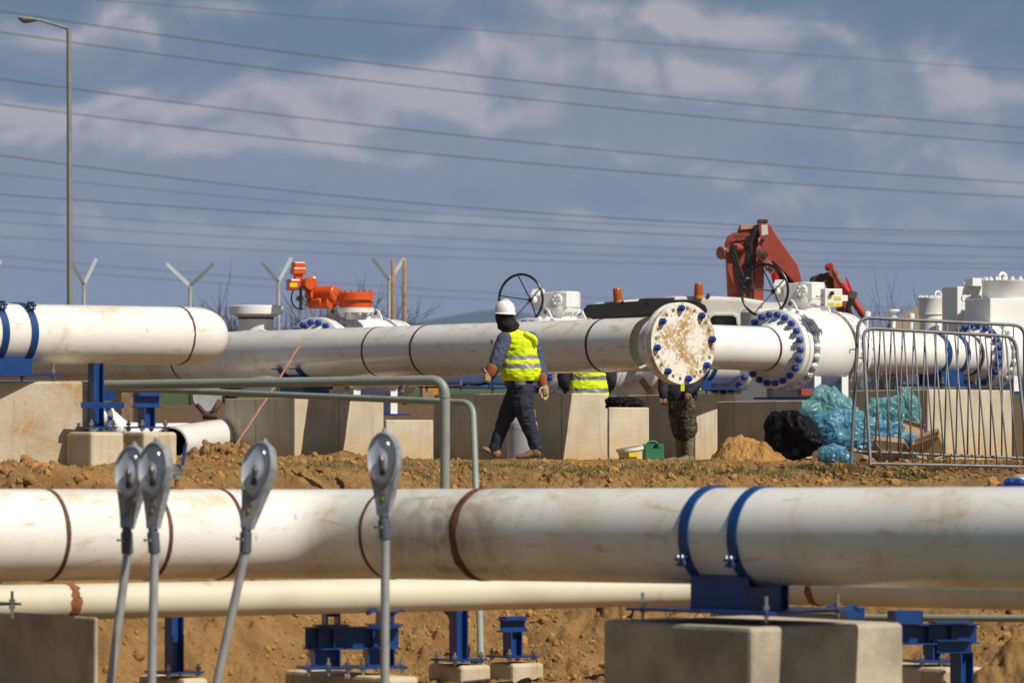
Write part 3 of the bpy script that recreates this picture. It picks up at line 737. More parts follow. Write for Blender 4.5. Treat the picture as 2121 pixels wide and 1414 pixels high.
# ------------------------------------------------------------------ middle pipeline with blind flange
def mid_pipeline():
    r = .304
    pe = P(1345, 713, 47.9); pw = P(448, 737.5, 54.2); pl = P(-300, 742, 58.5)
    d = (pe - pw).normalized()
    t = thing('white_pipeline', 'long white pipeline passing behind the walker and ending in a bolted blind flange', 'pipeline', pw - Z * r)
    mb = MB(); path = elbow_path([pl, pw, pe], .5, 12); mb.tube(path, r, 80, False, up=Z); mb.build('pipe', M['pipe'], t)
    for px, w in ((790, .020), (890, .022), (1255, .024)): band(t, on_line(pw, pe, px), d, r, w, .004, seed=px, wob=.002)
    dl = (pw - pl).normalized(); band(t, on_line(pl, pw, 386), dl, r, .014, .004)
    band(t, on_line(pw, pe, 445), d, r, .014, .004)
    # flange pair, centre of the blind face near px 1415
    fc = on_line(pw, pe, 1416); R = .458; fd = Vector((d.x, d.y, 0)).normalized()
    # face turned so its ellipse matches the photo
    fd = Vector((math.cos(math.radians(-54)), math.sin(math.radians(-54)), 0))
    thk = .066
    f1 = fc - fd * (thk * 2 + .01)
    m = MB(); m.lathe(f1, fd, [(-.30, r), (-.20, r + .002), (-.06, r + .07), (0, r + .08), (0, R), (thk, R), (thk, R * .7)], 96); fl = m.build('flange', M['pipe'], t, bevel=.004)
    m = MB(); m.lathe(f1, fd, [(thk, R * .93), (thk + .012, R * .93)], 80); m.build('gasket', M['rubber'], t)
    m = MB(); m.lathe(f1, fd, [(thk + .012, R * .5), (thk + .012, R), (thk * 2 + .012, R), (thk * 2 + .012, 0)], 96)
    bf = m.build('blind_plate', M['mudface'], t, bevel=.004)
    face = f1 + fd * (thk * 2 + .012)
    ax, u, w = frame(fd); Rb = R * .86
    n = 24
    for i in range(n):
        q = math.pi / n + 2 * math.pi * i / n; pos = face + (u * math.cos(q) + w * math.sin(q)) * Rb
        if i % 3 == 0 : continue
        mm = MB(); mm.lathe(pos, fd, [(-.02, 0), (.0015, .0), (.0015, .021)], 16); mm.build('bolt_hole', M['holeg'], bf)
    for i in range(0, n, 3):
        q = math.pi / n + 2 * math.pi * i / n; pos = face + (u * math.cos(q) + w * math.sin(q)) * Rb
        nut(bf, pos, fd, .040, M['bluenut']); nut(fl, f1 + (u * math.cos(q) + w * math.sin(q)) * Rb, -fd, .040, M['bluenut'])
    return pl, pw, pe
M['holeg'] = mat('shaded_bolt_hole', (.16, .15, .12), .9)
MP = mid_pipeline()

# ------------------------------------------------------------------ valves
def topworks(t, top, k=1.0):
    """manual gearbox with a handwheel on a valve top; top = centre of the stem base"""
    n = Vector((-.50, -.866, 0)); g = Vector((.866, -.5, 0))
    m = MB(); m.lathe(top, Z, [(-.05, .15 * k), (.075 * k, .15 * k), (.075 * k, .195 * k), (.12 * k, .21 * k), (.14 * k, .21 * k), (.14 * k, 0)], 32); stem = m.build('stem_housing', M['white'], t)
    for i in range(8):
        q = i * math.pi / 4; nut(stem, top + Z * .076 * k + Vector((math.cos(q), math.sin(q), 0)) * .172 * k, -Z, .02 * k, M['white'])
    zc = top + Z * .235 * k
    m = MB(); m.box(zc - g * .04 * k, g * .20 * k, n * .185 * k, Z * .098 * k); m.lathe(zc + g * .03 * k, Z, [(-.095 * k, .192 * k), (.108 * k, .192 * k), (.108 * k, 0)], 32)
    m.lathe(zc + g * .02 * k + n * .185 * k, n, [(0, .075 * k), (.02 * k, .075 * k), (.02 * k, 0)], 20)
    gb = m.build('gearbox', M['white'], t, bevel=.008)
    for i in range(6):
        q = i * math.pi / 3; nut(gb, zc + g * .02 * k + n * .205 * k + (g * math.cos(q) + Z * math.sin(q)) * .055 * k, n, .011 * k, M['white'])
    c2 = zc - g * .30 * k + n * .06 * k
    m = MB(); m.box(c2 + g * .06 * k, g * .05 * k, n * .08 * k, Z * .085 * k)
    r8 = [c2 - g * .10 * k + (n * math.cos(a) * .11 + Z * (math.sin(a) * .145 + .015)) * k for a in [math.pi / 8 + math.pi / 4 * i for i in range(8)]]
    m.prism(r8, g * .13 * k)
    m.build('bevel_gear', M['white'], t, bevel=.006)
    hub = c2 - g * .04 * k + n * .11 * k
    m = MB(); m.tube([hub, hub + n * .09 * k], .055 * k, 20); m.build('shaft_hub', M['white'], t)
    hw = MB(); rim = hub + n * .34 * k; R = .325 * k; e1 = Z; e2 = n.cross(Z).normalized()
    pts = [rim + (e1 * math.cos(a) + e2 * math.sin(a)) * R for a in [2 * math.pi * i / 48 for i in range(49)]]
    hw.tube(pts, .017 * k, 10, False, up=n)
    h0 = hub + n * .08 * k
    for i in range(5):
        a = .15 + 2 * math.pi * i / 5; hw.tube([h0, rim + (e1 * math.cos(a) + e2 * math.sin(a)) * R], .0085 * k, 8, up=n)
    hw.tube([hub + n * .05 * k, h0 + n * .02], .028 * k, 12)
    hw.build('handwheel', M['black'], t)

def valve(name, label, c, ax, R=.50, Lh=.46, rp=.275, tops='gear', front_nuts=True, back=True, leg_z=None, nb=24, cone=.16, wn=True, lugs=True, lever=True, lead=.0, fr=1.0):
    ax = Vector((ax.x, ax.y, 0)).normalized(); side = Vector((ax.y, -ax.x, 0))   # side faces the camera
    base = Vector((c.x, c.y, leg_z if leg_z is not None else c.z - R - .1))
    t = thing(name, label, 'valve', base, 'white ball valves')
    m = MB(); m.lathe(c, ax, [(-Lh, .3), (-Lh, R * .90), (-Lh + .04, R * .93), (-Lh + .09, R), (Lh - .09, R), (Lh - .04, R * .93), (Lh, R * .90), (Lh, .3)], 96)
    m.build('valve_body', M['white'], t)
    for s in ((-1, 1) if back else (-1,)):
        a2 = ax * s; o = c + a2 * Lh
        m = MB(); m.lathe(o, a2, [(-.03, R * 1.03), (.012, R * 1.03), (.03, R * 1.02), (.03, R * .78), (.10, R * .66), (.13, R * .66)], 96)
        m.build('closure_ring', M['white'], t) if False else None
        rg = m.build('end_closure', M['white'], t)
        nut_ring(rg, o + a2 * .03, a2, R * .945, nb, .042, M['white'], .06)
        f0 = o + a2 * .13; Rf = R * .98 * fr
        m = MB(); m.lathe(f0, a2, [(-.02, R * .6), (0, Rf * .98), (.008, Rf), (.085, Rf), (.085, R * .5)], 96); f1 = m.build('flange', M['white'], t)
        nut_ring(f1, f0, -a2, Rf * .87, 22, .043, M['bluenut'], .1)
        m = MB(); m.lathe(f0, a2, [(.085, Rf * .95), (.098, Rf * .95)], 72); m.build('gasket', M['rubber'], t)
        m = MB(); m.lathe(f0, a2, [(.098, R * .4), (.098, Rf), (.185, Rf), (.19, Rf * .985), (.19, rp + .10), (.30, rp + .012), (.36, rp + .001), (.42, rp)], 96); f2 = m.build('mating_flange', M['pipeclean'], t)
        nut_ring(f2, f0 + a2 * .19, a2, Rf * .87, 22, .043, M['bluenut'], .1)
        band(t, f0 + a2 * .40, a2, rp, .026, .005)
    if lugs:
        for s in (-1, 1):
            q = c + ax * (s * (Lh - .06)) + Z * R; m = MB(); u = side
            outer = [q - u * .12 - Z * .06, q - u * .10 + Z * .01, q - u * .045 + Z * .10, q + Z * .125, q + u * .045 + Z * .10, q + u * .10 + Z * .01, q + u * .12 - Z * .06]
            m.prism([p - ax * .012 for p in outer], ax * .024)
            m.lathe(q + Z * .07 - ax * .014, ax, [(0, 0), (0, .028), (.028, .028), (.028, 0)], 16, mat=1)
            m.build('lifting_lug', [M['white'], M['holeg']], t)
    if lever:
        q = c + ax * (Lh * .45) + Z * (R + .02) + side * .05
        m = MB(); m.tube([q - Z * .04, q + Z * .08], .025, 12); m.tube([q + Z * .07 + ax * .02, q + Z * .06 - ax * .10, q + Z * .01 - ax * .17, q - Z * .05 - ax * .20], [.022, .02, .016, .012], 10)
        m.lathe(q + Z * .08 + side * .01, side, [(0, .0), (0, .045), (.05, .045), (.05, 0)], 6, smooth=False); m.build('bleed_lever', M['white'], t)
    if leg_z is not None:
        for s in (-1, 1):
            q = c + ax * (s * (Lh - .12)); zt = c.z - R * .55
            m = MB(); m.box(Vector((q.x, q.y, (zt + leg_z) / 2)), ax * .012, side * .36, Z * ((zt - leg_z) / 2))
            for u in (-1, 1): m.box(Vector((q.x, q.y, (zt + leg_z) / 2)) + side * (.36 * u) + ax * .0, ax * .07, side * .008, Z * ((zt - leg_z) / 2))
            m.build('leg', M['white'], t)
        m = MB(); m.box(Vector((c.x, c.y, leg_z + .0)), ax * (Lh + .12), side * .44, Z * .012); m.build('base_plate', M['blue'], t)
    if tops == 'gear': topworks(t, c + Z * R)
    return t

VZ = .2
def valve_line():
    # right-hand line, receding to the right
    p0 = P(1440, 718, 51.6); p1 = P(1900, 722.5, 55.4); d = (p1 - p0); d.z = 0; d.normalize()
    z = P(1640, 724, 53.3).z; p0.z = z
    L0 = Vector((p0.x, p0.y, z))
    def at(px):
        return on_line(L0, L0 + d, px)
    r = .272
    vc = at(1672); Lh = .42
    t = thing('white_pipeline', 'clean white pipe run through the big valves at the right, behind the crowd barriers', 'pipeline', at(1500) - Z * r)
    m = MB(); e = vc - d * (Lh + .13 + .40); m.tube([at(1380), e], r, 72, True, up=Z); m.build('pipe', M['pipeclean'], t)
    s = vc + d * (Lh + .13 + .40); e2 = at(2068) - d * (.42 + .13 + .40)
    m = MB(); m.tube([s, e2 + d * .1], r, 72, True, up=Z); m.build('pipe', M['pipeclean'], t)
    for px, kind in ((1797, 0), (1850, 1), (1888, 0)):   # vent valves on top
        q = at(px) + Z * r; m = MB(); m.tube([q - Z * .02, q + Z * .15], .032, 14)
        if kind: m.lathe(q + Z * .15, Z, [(0, .05), (.04, .06), (.05, .03), (.10, .03), (.11, .085), (.135, .085), (.14, 0)], 20)
        else: m.lathe(q + Z * .15, Z, [(0, .045), (.09, .04), (.10, .0)], 12)
        m.build('vent_valve', M['white'], t)
    # striped clamp bands with rubber strips
    valve('ball_valve', 'white valve with black handwheel and blue nuts, between blind flange and barriers', vc, d, R=.50, Lh=Lh, rp=r, leg_z=P(0, 824, 53).z, lever=True)
    # control box on it
    q = P(1722, 617, 52.6); b = thing('control_box', 'small white control box with yellow warning labels on the big valve', 'control box', q - Z * .1)
    m = MB(); X = Vector((.96, .28, 0)); Yv = Vector((-.28, .96, 0)); m.box(q, X * .115, Yv * .08, Z * .11); m.build('enclosure', M['white'], b, bevel=.006)
    for (x_, z_, w_, h_) in ((.05, -.005, .045, .02), (-.03, -.075, .04, .016), (.07, -.085, .04, .02), (-.03, .055, .02, .008)):
        m = MB(); m.box(q + X * x_ + Z * z_ - Yv * .0825, X * w_, Yv * .002, Z * h_); m.build('warning_label', M['yellow'], b)
    m = MB(); m.tube([q - X * .03 + Z * .055 - Yv * .08, q - X * .03 + Z * .055 - Yv * .12], .025, 14); m.build('knob', M['black'], b)
    m = MB(); m.box(q + X * .16, X * .045, Yv * .03, Z * .035); m.tube([q - X * .115 - Z * .09, q - X * .22 - Z * .09], .018, 10); m.tube([q - X * .115 + Z * .02, q - X * .2 + Z * .02], .014, 10); m.build('cable_gland', M['white'], b)
    # second big valve at the right edge
    vc2 = at(2080)
    t4 = valve('ball_valve', 'largest white valve at the right edge, behind the crowd barriers', vc2, d, R=.46, Lh=.40, rp=r, tops=None, leg_z=P(0, 812, 56.6).z, lugs=False, lever=False)
    # actuator housing: big drum on a square pedestal
    q = P(2088, 668, 57.2); m = MB(); X = Vector((.9, .43, 0)); Yv = Vector((-.43, .9, 0))
    m.box(P(2072, 660, 57.0), X * .36, Yv * .32, Z * .26); m.build('pedestal', M['white'], t4, bevel=.01)
    dc = P(2098, 618, 57.2); m = MB(); m.lathe(dc, Z, [(-.02, .0), (-.02, .40), (.02, .41), (.20, .41), (.215, .42), (.235, .42), (.235, 0)], 64); dr = m.build('drum', M['white'], t4)
    for i in range(22):
        a = 2 * math.pi * i / 22; nut(dr, dc + Z * .235 + Vector((math.cos(a), math.sin(a), 0)) * .385, Z, .028, M['white'])
    def eye(tt, c, r_=.06):
        m = MB(); pts = [c + (Z * math.cos(a) + Vector((.9, .43, 0)) * math.sin(a)) * r_ for a in [2 * math.pi * i / 20 for i in range(21)]]; m.tube(pts, r_ * .32, 8, False, up=Vector((-.43, .9, 0))); m.tube([c - Z * r_ * 1.6, c - Z * r_ * .8], r_ * .5, 10); m.build('eye_bolt', M['white'], tt)
    eye(t4, P(2077, 574, 57.0), .055)
    # separate smaller drum
    q = P(1929, 690, 58.6); t5 = thing('actuator_drum', 'white bolted drum with a lifting eye, left of the tall white cabinet', 'actuator', q)
    dc = P(1929, 652, 58.6); m = MB(); m.lathe(dc, Z, [(-.35, .165), (.0, .165), (.0, .18), (.20, .18), (.215, .19), (.235, .19), (.235, 0)], 40); m.build('drum', M['white'], t5)
    for i in range(12):
        a = 2 * math.pi * i / 12; nut(t5, dc + Z * .235 + Vector((math.cos(a), math.sin(a), 0)) * .16, Z, .02, M['white'])
    eye(t5, P(1943, 610, 58.6), .045)
    q = P(1990, 690, 57.9); t6 = thing('white_cabinet', 'tall square white cabinet between the two drums at the right', 'cabinet', q)
    m = MB(); m.box(P(1993, 645, 57.9), X * .20, Yv * .20, Z * .33); m.build('cabinet_body', M['white'], t6, bevel=.008)
    m = MB(); m.box(P(2022, 585, 57.7), X * .12, Yv * .1, Z * .055); m.tube([P(1996, 588, 57.7), P(2006, 588, 57.7)], .018, 10); m.build('junction_box', M['white'], t6, bevel=.006)
    f = P(1997, 618, 57.55); m = MB()
    for k in (0, 1): m.lathe(P(1997 + 12 * k, 618, 57.45), -Yv, [(0, .05), (.03, .05), (.03, 0)], 16)
    m.tube([P(1997, 618, 57.5), P(2030, 616, 57.2)], .03, 12); m.tube([P(2010, 636, 57.45), P(2010, 655, 57.4)], .03, 12); m.build('hose_coupling', M['white'], t6)
    # supports with blue straps
    q = at(1950); pipe_support('blue double strap support seen through the bars of the crowd barriers', at(1950), d, r, P(0, 806, 55.6).z, offs=(-.22, .22), plate=(.45, .34), lugs=(math.radians(-60),), w=.05)
    m = MB()
    for px, nm in ((1943, 0), (1996, 0)):
        pass
    return at, d, r, vc
AT, DD, RR, VC = valve_line()

def mid_saddle():
    d = (MP[2] - MP[1]).normalized(); q = on_line(MP[1], MP[2], 640); r = .304; zb = P(0, 822, q.y).z
    t = thing('pipe_support', 'low dark blue cradle with two splayed lugs under the middle pipeline', 'pipe support', Vector((q.x, q.y, zb)), 'blue pipe supports')
    side = Vector((d.y, -d.x, 0)).normalized()
    if side.y > 0: side = -side
    for o in (-.28, .10):
        m = MB(); ring = []
        for k in range(2):
            ring.append([])
        c = q + d * o; n = 16
        a0, a1 = math.radians(-125), math.radians(-38)
        pi = [c + (side * math.cos(a) + Z * math.sin(a)) * (r + .003) for a in np.linspace(a0, a1, n)]
        po = [c + (side * math.cos(a) + Z * math.sin(a)) * (r + .018) for a in np.linspace(a0, a1, n)]
        e = po[-1]
        poly = pi + [e + side * .09 + Z * .015, e + side * .09] + po[::-1]
        m.prism([p - d * .05 for p in poly], d * .1); m.build('cradle_strap', M['blue'], t)
    m = MB(); zt = q.z - r + .02; m.box(Vector((q.x, q.y, (zb + zt) / 2)) - d * .09, d * .24, side * .2, Z * ((zt - zb) / 2)); m.build('saddle', M['blue'], t)
    m = MB(); m.box(Vector((q.x, q.y, zb - .01)), d * .5, side * .3, Z * .01); m.build('base_plate', M['blue'], t)
def back_lines():
    d = Vector((DD.x, DD.y, 0)); z = P(1166, 743, 55.6).z; c = P(1166, 743, 55.6); L0 = Vector((c.x, c.y, z))
    at = lambda px: on_line(L0, L0 + d, px)
    t = thing('white_pipeline', 'white pipe run hidden behind the middle pipeline, under the first black handwheel', 'pipeline', at(1000) - Z * .36)
    m = MB(); m.tube([at(840) , at(1166) - d * .9], .36, 64, True, up=Z); m.build('pipe', M['pipeclean'], t)
    m = MB(); m.tube([at(1166) + d * 1.25, at(1500)], .30, 64, True, up=Z); m.build('pipe', M['pipeclean'], t)
    m = MB(); q = at(1300); m.lathe(q, d, [(0, .3), (0, .5), (.09, .5), (.09, .3)], 64); m.build('flange', M['pipe'], t)
    m = MB(); q = at(1345); m.lathe(q, d, [(0, .3), (0, .5), (.09, .5), (.09, .3)], 64); m.build('flange', M['mudface'], t)
    m = MB(); q = at(1500); m.lathe(q, d, [(0, .3), (0, .46), (.09, .46), (.09, .3)], 64); f = m.build('flange', M['pipe'], t); nut_ring(f, q, -d, .40, 18, .04, M['bluenut'])
    valve('ball_valve', 'white valve with a black handwheel rising behind the walker and the middle pipeline', at(1166), d, R=.53, Lh=.42, rp=.30, leg_z=P(0, 832, 55.6).z)
    zt = P(0, 813, 52).z
    pipe_support('bright blue saddle behind the walker, under the hidden white pipe', at(1000), d, .36, P(0, 812, 54.5).z, offs=(-.12,), plate=(.75, .35), lugs=(math.radians(70),))
    pipe_support('bright blue saddle right of the blind flange, over the pale concrete block', at(1435), d, .30, P(0, 812, 57).z, offs=(-.05, .12), plate=(.75, .35), lugs=None)
    # orange-actuated valve
    c = P(735, 744, 57.2); L1 = Vector((c.x, c.y, c.z))
    v1 = valve('ball_valve', 'white valve under the bright orange electric actuator', c, d, R=.56, Lh=.50, rp=.34, tops=None, leg_z=P(0, 858, 57).z, lever=True)
    t = thing('white_pipeline', 'white pipe run through the orange-topped valve', 'pipeline', c - d * 2 - Z * .34)
    m = MB(); m.tube([c - d * 2.3, c - d * 1.0], .34, 64, True, up=Z); m.build('pipe', M['pipeclean'], t)
    m = MB(); m.tube([c + d * 1.0, c + d * 2.4], .34, 64, True, up=Z); m.build('pipe', M['pipeclean'], t)
    mid_saddle()
    # actuator
    Y = 56.6; s = Y / F
    b = thing('electric_actuator', 'bright orange electric actuator with a black handwheel, mounted on a valve', 'actuator', P(736, 648, Y), None)
    def ob(name, x0, y0, x1, y1, dY=0, dep=None, mt='orange', bev=.01, ang=20):
        c = P((x0 + x1) / 2, (y0 + y1) / 2, Y + dY); w = (x1 - x0) * s / 2; h = (y1 - y0) * s / 2; dp = (dep or w * 2) / 2
        a = math.radians(ang); X = Vector((math.cos(a), math.sin(a), 0)); Yv = Vector((-X.y, X.x, 0))
        k = w / (math.cos(a) * w + math.sin(a) * dp) if ang else 1
        m = MB(); m.box(c, X * w * k, Yv * dp * k, Z * h); return m.build(name, M[mt], b, bevel=bev)
    dc = P(737, 638, Y); R = 36.5 * s
    m = MB(); h = 32 * s; m.lathe(dc, Z, [(0, R * .92), (h * .45, R * .95), (h * .5, R * 1.08), (h * .62, R * 1.08), (h * .64, R), (h * .95, R), (h, R * .95), (h, 0)], 56); dru = m.build('drum', M['orange'], b)
    for i in range(14):
        a = 2 * math.pi * i / 14; nut(dru, dc + Z * h + Vector((math.cos(a), math.sin(a), 0)) * R * .9, Z, .018, M['orange'])
    m = MB(); wc = P(737, 648, Y); m.lathe(wc, Z, [(0, R * .90), (0, R * .98), (10 * s, R * .98), (10 * s, .1)], 48); m.lathe(P(737, 662, Y), Z, [(0, R * .58), (14 * s, R * .58)], 32); wr = m.build('mounting_flange', M['white'], b)
    for i in range(10):
        a = 2 * math.pi * i / 10; nut(wr, wc + Vector((math.cos(a), math.sin(a), 0)) * R * .85, -Z, .026, M['white'])
    ob('terminal_cover', 603, 543, 633, 558); ob('terminal_housing', 600, 555, 635, 568); ob('neck', 607, 566, 628, 579)
    ctl = ob('control_housing', 591, 578, 624, 601, 0, .3, bev=.02); 
    m = MB(); q = P(608, 590, Y - .19); m.box(q, Vector((.94, .34, 0)) * .052, Vector((-.34, .94, 0)) * .004, Z * .026); m.build('nameplate', M['yellow'], ctl)
    m = MB(); ax = Vector((.25, -.97, 0)).normalized(); m.lathe(P(634, 589, Y + .12), ax, [(0, .088), (.30, .088), (.32, .075), (.32, 0)], 32); m.build('motor_cover', M['orange'], b)
    ob('upright_housing', 639, 573, 657, 597, .1, bev=.02)
    ob('gear_neck', 630, 596, 650, 618, .05, bev=.02, ang=35)
    m = MB(); ax = Vector((.80, -.6, 0)).normalized(); q = P(663, 609, Y + .12); m.lathe(q, ax, [(-.05, 0), (-.05, .10), (0, .105), (.26, .105), (.275, .09), (.275, 0)], 32)
    mo = m.build('motor', M['orange'], b); m = MB(); e = q + ax * .276 ; m.box(e, ax * .003, Vector((-ax.y, ax.x, 0)) * .028, Z * .028); m.build('nameplate', M['zinc'], mo)
    m = MB(); m.lathe(P(658, 626, Y + .1), Vector((.8, -.6, 0)), [(-.14, 0), (-.13, .08), (.10, .085), (.12, .06), (.12, 0)], 28); m.lathe(P(682, 626, Y), Vector((.6, -.8, 0)), [(-.1, 0), (-.1, .085), (.06, .085), (.07, 0)], 28)
    m.tube([P(690, 620, Y), P(712, 622, Y)], .075, 16); m.build('worm_housing', M['orange'], b)
    m = MB(); c0 = P(623, 617, Y - .2); e1 = Z; e2 = Vector((.8, .6, 0)); m.tube([c0 + (e1 * math.cos(a) + e2 * math.sin(a)) * .15 for a in [2 * math.pi * i / 30 for i in range(31)]], .011, 8, False, up=Vector((-.6, .8, 0)))
    m.tube([c0 + Z * .15, c0 - Z * .15], .02, 8); m.tube([c0, c0 + Vector((-.05, .3, .0))], .035, 12); m.build('handwheel', M['black'], b)
    # capped vertical nozzle
    Y = 57.0; s = Y / F; q = P(530, 690, Y); t = thing('flanged_nozzle', 'short upright white nozzle with a wide flat flange, beside the capped pipe end', 'nozzle', q)
    m = MB(); base = P(530, 692, Y); m.lathe(base, Z, [(-.15, 37 * s), (31 * s, 37 * s)], 40); m.lathe(base, Z, [(35 * s, 37 * s), (37 * s, 40 * s), (41 * s, 49 * s)], 40); m.build('nozzle', M['pipeclean'], t)
    m = MB(); m.lathe(base, Z, [(30.5 * s, 37.2 * s), (35.5 * s, 37.4 * s)], 40); m.build('weld_band', M['weld'], t)
    m = MB(); m.lathe(base, Z, [(41 * s, 0), (41 * s, 56.5 * s), (57.5 * s, 56.5 * s), (59 * s, 54 * s), (59 * s, 0)], 48); m.build('flange', M['pipeclean'], t)
back_lines()

# ------------------------------------------------------------------ concrete blocks of the middle ground
def seam(parent, C, d, px, zb, nrm, material):
    t = along(C, d, px); q = C + d * t; m = MB(); h = (q.z - .015 - zb) / 2
    m.box(Vector((q.x, q.y, zb + h)) + nrm * .0005, d * .004, nrm * .0015, Z * h); m.build('form_line', material, parent)
def mid_blocks():
    zb = -.12
    def block(name, label, pc, Yc, pl, pr, ytop, zb, material, bev=.012, lines=()):
        o, C, cc = globals()['block'](name, label, pc, Yc, pl, pr, ytop, zb, material, bev=bev); o['_w'] = tuple(o.location)
        for px in lines:
            if px < pc: seam(o, C, -A, px, zb, -B, M['formline'])
            else: seam(o, C, B, px, zb, A, M['formline'])
        return o
    block('concrete_block', 'large two-faced concrete block under the middle pipeline, left of the lower pale one', 610, 51.95, 465, 795, 823, zb, M['conc'], bev=.012, lines=(530, 702))
    block('concrete_block', 'low pale concrete block tucked beside the two bent conduits', 800, 49.5, 796, 898, 869, zb, M['conc'], bev=.012)
    block('concrete_block', 'long concrete block directly behind the walker', 1085, 48.85, 898, 1259, 814, zb, M['conc'], bev=.012, lines=(986, 1163))
    block('concrete_block', 'lower pale concrete block with crumpled black plastic on top', 1262, 46.9, 1259, 1345, 843, zb, M['conc'], bev=.012)
    block('concrete_block', 'pale concrete block behind the man in camouflage trousers', 1440, 52.3, 1300, 1523, 816, zb, M['conc'], bev=.012, lines=(1342,))
    block('concrete_block', 'shaded concrete block behind the soil heap, carrying the valve plate', 1661, 49.8, 1485, 1683, 829, zb, M['conc'], bev=.012, lines=(1520,))
    block('concrete_block', 'tall pale concrete block standing behind the crowd barriers', 1921, 50.4, 1760, 2096, 806, zb, M['conc'], bev=.012, lines=(2005,))
    # sheet of black plastic
    # fallen pipe
    p0 = P(353, 905, 51.5); p1 = P(530, 880, 54.6); r = .225; p0.z = gz(p0.x, p0.y) + r - .02; p1.z = p0.z + .16
    t = thing('loose_pipe', 'loose white pipe lying open-ended on the soil left of the blocks', 'pipe', p0 - Z * r)
    ax = (p1 - p0); Lh = ax.length; m = MB(); m.lathe(p0, ax, [(0, r * .9), (0, r), (Lh, r), (Lh, r * .9)], 56); m.build('pipe', M['pipeclean'], t)
    m = MB(); m.lathe(p0, ax, [(0.0, r * .9), (1.2, r * .9), (1.2, 0)], 48); m.build('pipe_bore', M['rust'], t)
    # curved white pipe end with a flange beyond the paired piers
    q = P(240, 890, 53); t = thing('bent_pipe', 'white bent pipe piece with blue bolts, seen between the pier and the tall block', 'pipe', Vector((q.x, q.y, gz(q.x, q.y))))
    m = MB(); m.tube([P(208, 862, 53), P(228, 870, 53), P(244, 885, 53), P(262, 895, 53.2), P(330, 897, 53.8), P(420, 896, 54)], .13, 20, up=Z); m.build('pipe', M['pipeclean'], t)
    m = MB(); m.lathe(P(214, 866, 52.8), Vector((-.6, -.8, .1)), [(0, .1), (0, .2), (.04, .2), (.04, .1)], 24); fl = m.build('flange', M['pipeclean'], t); nut_ring(fl, P(214, 866, 52.8) + Vector((-.6, -.8, .1)) * .04, Vector((-.6, -.8, .1)), .17, 8, .03, M['bluenut'])
    # dark machinery far left behind the piers
    q = P(272, 885, 62); t = thing('timber_stack', 'dark brown upright timbers in the shade behind the paired piers', 'timber', Vector((q.x, q.y, gz(q.x, q.y) - .1)))
    for i, (x, w) in enumerate(((242, 10), (262, 13), (287, 8))):
        m = MB(); a = P(x, 805, 62 + i * .1); zb2 = gz(a.x, a.y) - .1; m.box(Vector((a.x, a.y, (a.z + zb2) / 2)), Vector((w * 62 / F, 0, 0)), Vector((0, .1, 0)), Z * ((a.z - zb2) / 2)); m.build('timber', M['darkst'] if i != 1 else M['wood'], t)
    q = P(430, 862, 66); t = thing('wheeled_cart', 'small dark wheeled cart half hidden under the conduits at the far field', 'cart', Vector((q.x, q.y, gz(q.x, q.y))))
    m = MB(); c = P(428, 820, 66); m.lathe(c, Vector((.3, -1, 0)), [(-.05, 0), (-.05, .12), (-.06, .23), (.06, .23), (.05, .12), (.05, 0)], 28); m.build('wheel', M['galvl'], t)
    m = MB(); m.tube([P(408, 838, 65.8), P(430, 862, 65.7)], .04, 8); m.tube([P(456, 830, 65.8), P(437, 862, 65.7)], .05, 8); m.tube([P(420, 862, 65.7), P(450, 861, 65.7)], .05, 8); m.build('strut', M['darkst'], t)
    # orange framed machine window behind the nozzle stand
    q = P(889, 830, 60); t = thing('machine_cabinet', 'orange-framed machine panel glimpsed below the middle pipeline', 'cabinet', q)
    m = MB(); m.box(P(888, 815, 60), Vector((.11, .02, 0)), Vector((-.02, .1, 0)), Z * .11); m.build('frame', M['orangey'], t, bevel=.01)
    m = MB(); m.box(P(886, 817, 59.89), Vector((.075, .014, 0)), Vector((-.002, .01, 0)), Z * .075); m.build('panel', M['cardb'], t, bevel=.005)
    # brick and rag under the big valve, plank by the blind flange
    q = P(1672, 812, 52.6); t = MB(); t.box(q, Vector((.10, .03, 0)), Vector((-.02, .07, 0)), Z * .042); q0 = t.build('brick', mat('red_brick', (.30, .07, .045), .9, 0, .004, 30), None, bevel=.004); tag(q0, 'dull red brick wedged under the valve with the blue nuts', 'brick')
    m = MB(); a = P(1327, 785, 52); b_ = P(1345, 808, 52); m.box((a + b_) / 2, (b_ - a) / 2, Vector((0, .08, 0)), Vector((.03, 0, .03)) * .9); tag(m.build('wood_offcut', M['wood'], None), 'brown timber offcut leaning left of the blind flange, above the concrete', 'timber')
M['orangey'] = mat('orange_yellow_frame', (.62, .24, .02), .5)
mid_blocks()

# ------------------------------------------------------------------ crumpled bags, boxes, buckets, soil heap
def blob_mesh(name, c, rad, seed, m, amp=.25, sub=5, crease=.1, flat=True, freq=2.2, smooth_=False, parent=None, squash=None, zmin=None):
    bm = bmesh.new(); bmesh.ops.create_icosphere(bm, subdivisions=sub, radius=1)
    co = np.array([v.co[:] for v in bm.verts])
    n1 = fbm(co * freq + seed * 3.1, 3, seed); n2 = np.abs(fbm(co * freq * 2.2 + seed, 3, seed + 3)); n3 = np.abs(fbm(co * freq * 5 + seed, 2, seed + 7))
    k = 1 + amp * n1 - crease * 2.2 * (n2) + crease * .8 - crease * .9 * n3
    co = co * k[:, None] * np.array(rad)[None]
    co[:, 2] = np.maximum(co[:, 2], -rad[2] * .8)
    for v, q in zip(bm.verts, co): v.co = q
    me = bpy.data.meshes.new(name); bm.to_mesh(me); bm.free(); me.materials.append(m)
    if smooth_: me.polygons.foreach_set('use_smooth', [True] * len(me.polygons))
    o = bpy.data.objects.new(name, me); COL.objects.link(o)
    o.location = c
    if parent is not None: o.parent = parent; o.location = Vector(c) - Vector(parent['_w'])
    return o
